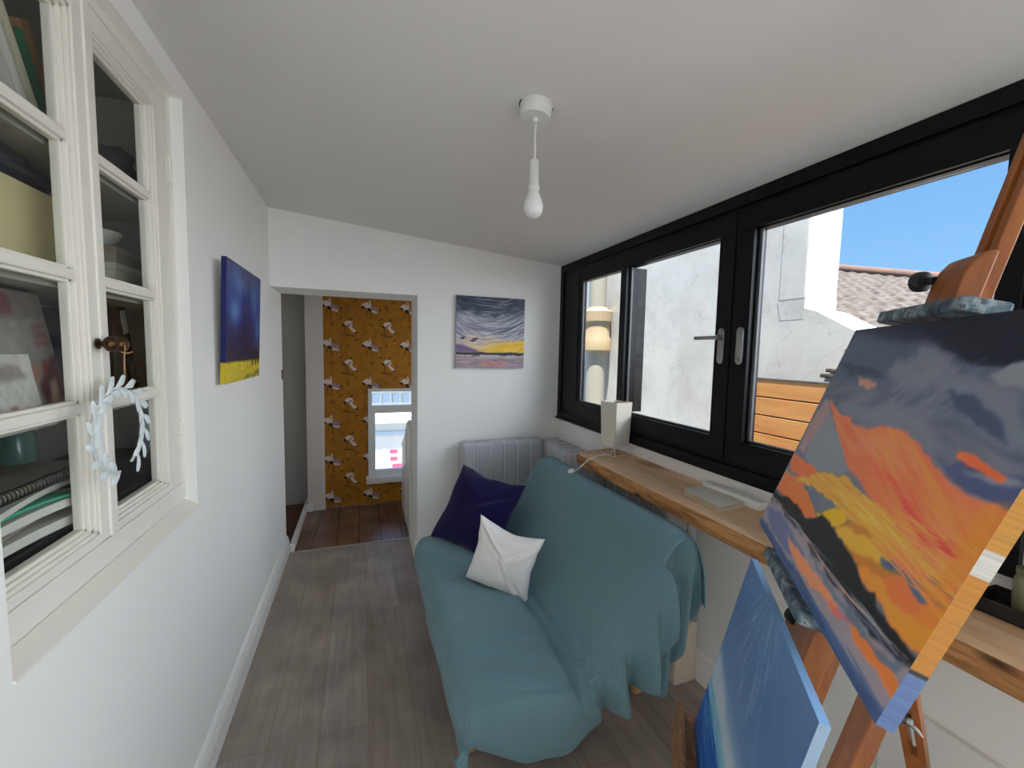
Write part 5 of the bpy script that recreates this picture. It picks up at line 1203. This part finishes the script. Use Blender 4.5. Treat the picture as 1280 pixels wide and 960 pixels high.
# sunset canvas
NU, NV = 330, 280
p = Paint(NU,NV,(84,92,108))
p.gradv([(0,(96,96,112)),(0.5,(104,104,114)),(0.7,(92,98,110)),(0.85,(70,78,94)),(1,(40,46,62))])
p.strokes(260,(0,0.55,1,1),lambda u,v: 0.5-0.9*u,0.22,0.03,[(84,92,108),(100,106,118),(70,78,96),(112,116,124),(64,72,90)],21,0.35)
POLYS = [
    ((30, 38, 62), [(-0.192, 1.111), (1.041, 1.028), (1.085, 0.929), (0.869, 0.846), (0.77, 0.881), (0.694, 0.852), (0.591, 0.902), (0.494, 0.923), (0.356, 0.895), (0.199, 0.901), (-0.021, 0.932)]),  # dark top
    ((18, 23, 44), [(0.388, 1.018), (0.759, 1.005), (1.041, 1.028), (1.097, 0.902), (0.877, 0.831), (0.764, 0.855), (0.643, 0.89), (0.498, 0.942)]),  # top right darker
    ((72, 82, 98), [(0.015, 0.984), (0.264, 0.95), (0.474, 0.901), (0.498, 0.819), (0.406, 0.777), (0.146, 0.758), (0.012, 0.785)]),  # left mid cloud
    ((104, 110, 120), [(0.378, 0.811), (0.396, 0.872), (0.504, 0.861), (0.483, 0.923), (0.576, 0.902), (0.668, 0.831), (0.776, 0.818), (0.883, 0.79), (0.969, 0.697), (0.933, 0.658), (0.828, 0.699), (0.699, 0.764), (0.601, 0.776), (0.501, 0.764)]),  # light cloud peak
    ((120, 124, 128), [(0.774, 0.839), (0.809, 0.858), (0.835, 0.873), (0.903, 0.902), (0.954, 0.835), (0.886, 0.8), (0.828, 0.803)]),  # lt r
    ((58, 68, 92), [(0.679, 0.778), (0.736, 0.769), (0.774, 0.774), (0.849, 0.735), (0.906, 0.695), (0.933, 0.668), (0.874, 0.678), (0.803, 0.704), (0.74, 0.735)]),  # dark streak
    ((50, 60, 78), [(-0.019, 0.854), (0.167, 0.838), (0.327, 0.813), (0.401, 0.788), (0.329, 0.782), (0.145, 0.794)]),  # smudge
    ((170, 125, 112), [(0.192, 0.79), (0.28, 0.777), (0.363, 0.76), (0.309, 0.744), (0.249, 0.754)]),  # pink
    ((108, 112, 122), [(0.178, 0.689), (0.397, 0.674), (0.531, 0.726), (0.65, 0.707), (0.734, 0.653), (0.807, 0.605), (0.726, 0.602), (0.611, 0.646), (0.486, 0.625), (0.337, 0.62), (0.195, 0.638)]),  # mid band light
    ((66, 76, 108), [(0.775, 0.606), (0.826, 0.595), (0.85, 0.631), (0.909, 0.621), (0.998, 0.618), (1.038, 0.652), (1.1, 0.583), (1.049, 0.555), (0.994, 0.546), (0.931, 0.546), (0.846, 0.565)]),  # blue lower
    ((122, 124, 134), [(0.851, 0.604), (0.899, 0.597), (0.94, 0.601), (0.98, 0.607), (1.006, 0.604), (0.969, 0.583), (0.925, 0.579), (0.885, 0.587)]),  # light under streak
    ((222, 110, 78), [(0.084, 0.676), (0.21, 0.622), (0.357, 0.611), (0.492, 0.618), (0.597, 0.64), (0.672, 0.611), (0.752, 0.587), (0.837, 0.561), (0.921, 0.543), (0.995, 0.545), (1.084, 0.566), (1.118, 0.432), (1.014, 0.421), (0.994, 0.377), (0.903, 0.375), (0.791, 0.39), (0.675, 0.4), (0.56, 0.433), (0.451, 0.451), (0.31, 0.522)]),  # orange main
    ((226, 118, 70), [(0.744, 0.535), (0.85, 0.523), (0.937, 0.512), (1.008, 0.523), (1.029, 0.489), (1.016, 0.433), (0.945, 0.435), (0.841, 0.461)]),  # orange warm
    ((222, 122, 100), [(0.333, 0.562), (0.513, 0.593), (0.631, 0.62), (0.735, 0.569), (0.751, 0.526), (0.642, 0.535), (0.489, 0.512), (0.395, 0.497)]),  # salmon
    ((230, 72, 62), [(0.405, 0.487), (0.514, 0.511), (0.653, 0.513), (0.755, 0.478), (0.808, 0.449), (0.868, 0.442), (0.98, 0.429), (0.947, 0.415), (0.851, 0.409), (0.741, 0.434), (0.606, 0.458)]),  # red core
    ((238, 64, 74), [(0.724, 0.477), (0.817, 0.437), (0.897, 0.437), (0.977, 0.427), (0.96, 0.411), (0.867, 0.407), (0.778, 0.428)]),  # red2
    ((118, 124, 130), [(0.125, 0.636), (0.282, 0.55), (0.39, 0.479), (0.471, 0.452), (0.358, 0.396), (0.249, 0.376), (0.105, 0.397), (0.106, 0.504)]),  # grey tri
    ((150, 122, 116), [(0.043, 0.67), (0.134, 0.627), (0.102, 0.523), (0.098, 0.418), (0.019, 0.42), (0.016, 0.544)]),  # pink left
    ((226, 104, 66), [(-0.019, 0.383), (0.146, 0.378), (0.354, 0.387), (0.307, 0.351), (0.173, 0.317), (0.029, 0.312)]),  # orange left
    ((110, 112, 126), [(-0.002, 0.301), (0.161, 0.304), (0.112, 0.264), (-0.001, 0.249)]),  # grey streak l
    ((226, 112, 64), [(0.008, 0.19), (0.006, 0.295), (0.189, 0.303), (0.345, 0.277), (0.414, 0.241), (0.348, 0.206), (0.215, 0.184)]),  # orange l2
    ((186, 150, 66), [(0.122, 0.297), (0.314, 0.386), (0.465, 0.424), (0.605, 0.409), (0.791, 0.39), (0.906, 0.374), (0.973, 0.36), (0.87, 0.328), (0.739, 0.302), (0.544, 0.319), (0.285, 0.309)]),  # yellow1
    ((204, 170, 84), [(0.435, 0.396), (0.598, 0.391), (0.782, 0.38), (0.895, 0.369), (0.798, 0.34), (0.633, 0.351)]),  # gold lines
    ((98, 104, 116), [(0.199, 0.296), (0.387, 0.318), (0.525, 0.322), (0.485, 0.298), (0.376, 0.25)]),  # greyblue streak
    ((200, 164, 40), [(0.399, 0.254), (0.455, 0.303), (0.533, 0.319), (0.571, 0.302), (0.543, 0.259), (0.465, 0.245)]),  # bright yellow
    ((160, 112, 50), [(0.532, 0.252), (0.58, 0.304), (0.672, 0.332), (0.763, 0.318), (0.899, 0.326), (1.017, 0.325), (1.021, 0.288), (0.941, 0.269), (0.813, 0.236), (0.704, 0.223)]),  # brown cloud
    ((184, 158, 66), [(0.543, 0.259), (0.621, 0.303), (0.738, 0.317), (0.814, 0.32), (0.783, 0.294), (0.694, 0.259), (0.615, 0.246)]),  # yellow2
    ((226, 134, 54), [(0.659, 0.221), (0.734, 0.239), (0.821, 0.261), (0.885, 0.269), (0.992, 0.299), (1.038, 0.294), (1.03, 0.197), (0.989, 0.187), (0.917, 0.19), (0.835, 0.202), (0.76, 0.209)]),  # orange low
    ((238, 108, 66), [(0.816, 0.259), (0.862, 0.291), (0.92, 0.297), (0.995, 0.295), (1.021, 0.277), (0.966, 0.253), (0.904, 0.237)]),  # coral
    ((74, 90, 116), [(0.78, 0.298), (0.825, 0.313), (0.891, 0.318), (0.943, 0.309), (0.997, 0.315), (0.991, 0.302), (0.931, 0.29), (0.866, 0.294), (0.808, 0.286)]),  # blue streak
    ((196, 110, 90), [(0.912, 0.38), (0.989, 0.383), (1.028, 0.384), (1.024, 0.361), (0.97, 0.348), (0.906, 0.354)]),  # mauve right
    ((30, 33, 36), [(-0.099, 0.154), (0.024, 0.179), (0.167, 0.206), (0.298, 0.206), (0.368, 0.217), (0.447, 0.262), (0.542, 0.265), (0.632, 0.239), (0.718, 0.227), (0.76, 0.2), (0.808, 0.225), (0.841, 0.195), (0.916, 0.184), (0.972, 0.185), (1.015, 0.193), (1.021, 0.161), (0.979, 0.141), (0.868, 0.13), (0.7, 0.128), (0.445, 0.137), (0.166, 0.144), (-0.064, 0.113)]),  # mountain
    ((138, 128, 132), [(-0.081, 0.124), (0.166, 0.144), (0.445, 0.137), (0.7, 0.128), (0.868, 0.13), (0.979, 0.141), (1.023, 0.159), (1.006, -0.007), (-0.075, -0.05)]),  # water base
    ((96, 104, 136), [(-0.006, 0.094), (0.229, 0.136), (0.44, 0.109), (0.496, 0.094), (0.346, 0.048), (0.143, 0.039)]),  # w blue
    ((198, 130, 104), [(0.295, 0.086), (0.418, 0.095), (0.628, 0.093), (0.736, 0.091), (0.655, 0.067), (0.47, 0.052)]),  # w salmon
    ((238, 112, 58), [(0.757, 0.109), (0.824, 0.115), (0.935, 0.123), (0.99, 0.12), (1.003, 0.09), (0.953, 0.078), (0.869, 0.079)]),  # w orange
    ((84, 100, 130), [(0.657, 0.022), (0.736, 0.033), (0.838, 0.034), (0.805, 0.022), (0.714, 0.012)]),  # w blue2
    ((84, 100, 130), [(0.788, 0.039), (0.895, 0.017), (1.0, 0.033), (0.954, 0.011), (0.857, 0.014)]),  # w blue3
    ((92, 104, 116), [(0.462, 0.123), (0.71, 0.118), (0.889, 0.126), (0.996, 0.144), (0.986, 0.121), (0.854, 0.104), (0.676, 0.1)]),  # w teal
    ((196, 92, 92), [(0.637, 0.084), (0.715, 0.088), (0.783, 0.091), (0.746, 0.072), (0.679, 0.072)]),  # w red
    ((58, 78, 112), [(-0.062, -0.019), (0.004, 0.025), (0.5, 0.028), (0.805, 0.022), (0.988, 0.022), (1.006, -0.029)]),  # band
    ((228, 96, 58), [(0.82, 0.626), (0.836, 0.635), (0.898, 0.623), (0.957, 0.608), (0.958, 0.599), (0.909, 0.605), (0.855, 0.612)]),  # streak red
]
SOFT = {0:5, 2:4, 3:3, 8:4, 11:2, 12:4, 13:4, 14:4}
for k,(c_,pts) in enumerate(POLYS):
    p.poly(pts, c_, 0.012 if k not in (30,) else 0.008, SOFT.get(k,1), k*7+1)
    if k == 3: p.strokes(90,(0.42,0.70,0.8,0.88),lambda u,v: 1.9-1.6*u,0.06,0.016,[(118,124,134),(92,98,112),(106,112,124)],31,0.3)
    if k == 14:
        mk = p.mask(POLYS[11][1],0.012,78,1)
        p.strokes(220,(0.05,0.36,1,0.7),lambda u,v: -0.12-0.35*u+(0.5-v),0.26,0.012,[(232,112,84),(220,124,96),(236,92,70),(214,128,74),(228,132,72),(206,116,92)],32,0.4,mk)
    if k == 22:
        mk = p.mask(POLYS[21][1],0.012,150,1)
        p.strokes(160,(0.1,0.28,1,0.44),lambda u,v: -0.10,0.20,0.006,[(204,170,88),(176,136,46),(214,150,74),(226,168,92),(160,128,64)],33,0.65,mk)
    if k == 31:
        mk = p.mask(POLYS[31][1],0.01,99,1)
    if k == 37: pass
mkw = p.mask(POLYS[31][1],0.004,5,1)
p.strokes(260,(0,0,1,0.16),lambda u,v: 0.03,0.24,0.004,[(150,140,142),(96,104,132),(186,150,138),(168,160,158),(206,126,96),(120,124,140),(84,98,124),(190,176,170)],34,0.55,mkw)
for k in (34,40,41): p.poly(POLYS[k][1],POLYS[k][0],0.008,1,k)
p.strokes(60,(0.0,0.0,1,0.03),lambda u,v: 0.0,0.3,0.008,[(58,78,112),(70,92,128),(48,66,98)],35,0.7)
p.strokes(70,(0.78,0.30,1,0.46),lambda u,v: -0.08,0.16,0.005,[(206,130,96),(222,150,84),(190,150,76),(210,104,86)],36,0.6)
p.poly([(0.93,0.19),(1,0.19),(1,0.56),(0.955,0.53),(0.95,0.36)],(204,128,40),0.01,3,44,0.55)
vv_ = np.linspace(0,1,NV)[:,None]
sc_ = np.where(vv_ < 0.145, np.array((84,112,158.)), np.where(vv_ < 0.155, np.array((30,32,34.)), np.where(vv_ < 0.40, np.array((182,118,22.)), np.where(vv_ < 0.46, np.array((196,192,182.)), np.where(vv_ < 0.60, np.array((186,130,44.)), np.array((70,78,98.)))))))
g_ = np.clip((p.c.max(-1,keepdims=True)-45)/40,0,1); p.c = np.clip(p.c*(1+0.27*g_),0,253); w_ = np.clip((p.c[...,0]-p.c[...,2]-60)/60,0,1); p.c[...,0] = np.clip(p.c[...,0]*(1+0.12*w_),0,254); p.c[...,2] = np.clip(p.c[...,2]*(1-0.15*w_)*(1+0.02*(1-w_)),0,254)
sc_ = sc_*(1+0.12*(np.random.RandomState(4).rand(NV,1)-0.5))
canvas('canvas_painting', (1.459,0.735,1.14), (-0.636,-0.7715,0), (0.2525,-0.2082,0.9449), 0.60, 0.50, 0.018, p, 'large canvas of a fiery orange sunset over dark hills, clamped on the easel', 'painting', side={'right': sc_, 'bottom': np.full((NU,3),0.0)+np.array((52,70,104.))})

# blue seascape canvas
p = Paint(150,150,(90,120,160))
p.gradv([(0,(24,70,140)),(0.10,(28,84,160)),(0.24,(22,74,150)),(0.29,(110,160,186)),(0.33,(140,176,196)),(0.37,(150,172,190)),(0.5,(96,126,164)),(0.75,(82,112,156)),(1,(92,124,168))])
p.strokes(240,(0,0.0,1,0.27),lambda u,v: 0.02,0.22,0.008,[(20,64,140),(40,104,176),(60,124,184),(22,80,160),(90,150,190)],3,0.6)
p.strokes(120,(0,0.26,1,0.33),lambda u,v: 0.03,0.18,0.007,[(110,166,190),(150,190,204),(90,150,180)],4,0.6)
p.poly([(0,0.33),(0.3,0.345),(0.6,0.33),(0.8,0.36),(1,0.35),(1,0.44),(0.7,0.41),(0.4,0.40),(0.2,0.46),(0,0.47)],(186,192,196),0.02,3,6,0.75)
fan = lambda u,v: math.atan2(v-1.15,u-0.42)
p.strokes(150,(0.05,0.42,0.95,1.0),fan,0.30,0.008,[(118,144,176),(104,132,170),(128,154,184),(86,114,154)],7,0.14)
p.strokes(40,(0.25,0.6,0.6,0.97),fan,0.2,0.007,[(166,184,200),(146,168,192)],8,0.4)
p.c = np.clip(p.c*1.12,0,252)
bl = V((1.337,0.782,0.599))
canvas('canvas_painting', tuple(bl), tuple(e1), (0.159,-0.145,0.977), 0.48, 0.48, 0.014, p, 'blue seascape canvas standing on the easel tray below the sunset canvas', 'painting', side={'top': np.full((150,3),0.0)+np.array((134,178,222.)), 'right': np.full((150,3),0.0)+np.array((150,176,198.))})

# ================================================================== light, sky, camera
wd = bpy.data.worlds.new('sky'); SC.world = wd; wd.use_nodes = True; nt = wd.node_tree; N, L = nt.nodes, nt.links
bg = N['Background']; tc = N.new('ShaderNodeTexCoord'); sp = N.new('ShaderNodeSeparateXYZ'); L.new(tc.outputs['Generated'], sp.inputs[0])
rp = N.new('ShaderNodeValToRGB'); e = rp.color_ramp.elements
e[0].position = 0.0; e[0].color = (0.33,0.66,1.0,1); e[1].position = 1.0; e[1].color = (0.10,0.30,0.80,1)
k = e.new(0.18); k.color = (0.27,0.58,1.0,1); k = e.new(0.45); k.color = (0.17,0.42,0.93,1)
L.new(sp.outputs['Z'], rp.inputs['Fac']); 
# bright cloud bank added to the unseen sky, lights the room through the windows
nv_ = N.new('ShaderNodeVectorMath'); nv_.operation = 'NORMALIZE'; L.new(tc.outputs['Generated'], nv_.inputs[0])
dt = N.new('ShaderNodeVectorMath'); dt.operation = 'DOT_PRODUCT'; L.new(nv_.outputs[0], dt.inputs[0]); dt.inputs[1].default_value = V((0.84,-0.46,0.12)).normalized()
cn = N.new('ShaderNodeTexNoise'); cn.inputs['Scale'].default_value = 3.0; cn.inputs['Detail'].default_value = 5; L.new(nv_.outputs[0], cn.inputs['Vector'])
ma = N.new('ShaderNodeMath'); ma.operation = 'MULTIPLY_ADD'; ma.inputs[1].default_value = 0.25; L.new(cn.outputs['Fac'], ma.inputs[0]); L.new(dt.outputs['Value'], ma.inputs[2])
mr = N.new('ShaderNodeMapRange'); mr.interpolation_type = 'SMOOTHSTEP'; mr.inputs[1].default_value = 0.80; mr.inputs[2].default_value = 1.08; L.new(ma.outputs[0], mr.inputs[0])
mc = N.new('ShaderNodeMix'); mc.data_type = 'RGBA'; mc.inputs[7].default_value = (FILL_CLOUD*0.90,FILL_CLOUD*0.98,FILL_CLOUD*1.07,1); mc.clamp_result = False
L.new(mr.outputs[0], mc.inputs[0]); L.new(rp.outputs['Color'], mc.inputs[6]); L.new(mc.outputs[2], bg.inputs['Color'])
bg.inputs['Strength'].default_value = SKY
sl = bpy.data.lights.new('sun','SUN'); sl.energy = SUN; sl.angle = math.radians(0.6); sl.color = (1.0,0.97,0.92)
so = bpy.data.objects.new('sun', sl); COL.objects.link(so)
sdir = V(SDIR).normalized()      # towards the sun
so.rotation_euler = sdir.to_track_quat('Z','Y').to_euler(); so.location = (0,0,6)

cam = bpy.data.cameras.new('camera'); co = bpy.data.objects.new('camera', cam); COL.objects.link(co)
r = V((0.94067554,-0.33873076,0.0197737)); d = V((-0.00802775,-0.08047818,-0.99672404)); f = V((0.33921245,0.93743519,-0.0784231))
mw = Matrix(((r.x,-d.x,-f.x,0.5365),(r.y,-d.y,-f.y,0.0),(r.z,-d.z,-f.z,1.55),(0,0,0,1)))
co.matrix_world = mw; cam.sensor_width = 36; cam.lens = 14.713; cam.clip_start = 0.02
SC.camera = co
SC.view_settings.view_transform = 'Standard'; SC.view_settings.look = 'None'; SC.view_settings.gamma = 1.0; SC.view_settings.use_curve_mapping = False
SC.view_settings.exposure = EXPO
SC.cycles.max_bounces = 16; SC.cycles.diffuse_bounces = 10; SC.cycles.transparent_max_bounces = 12; SC.cycles.sample_clamp_indirect = 4.0
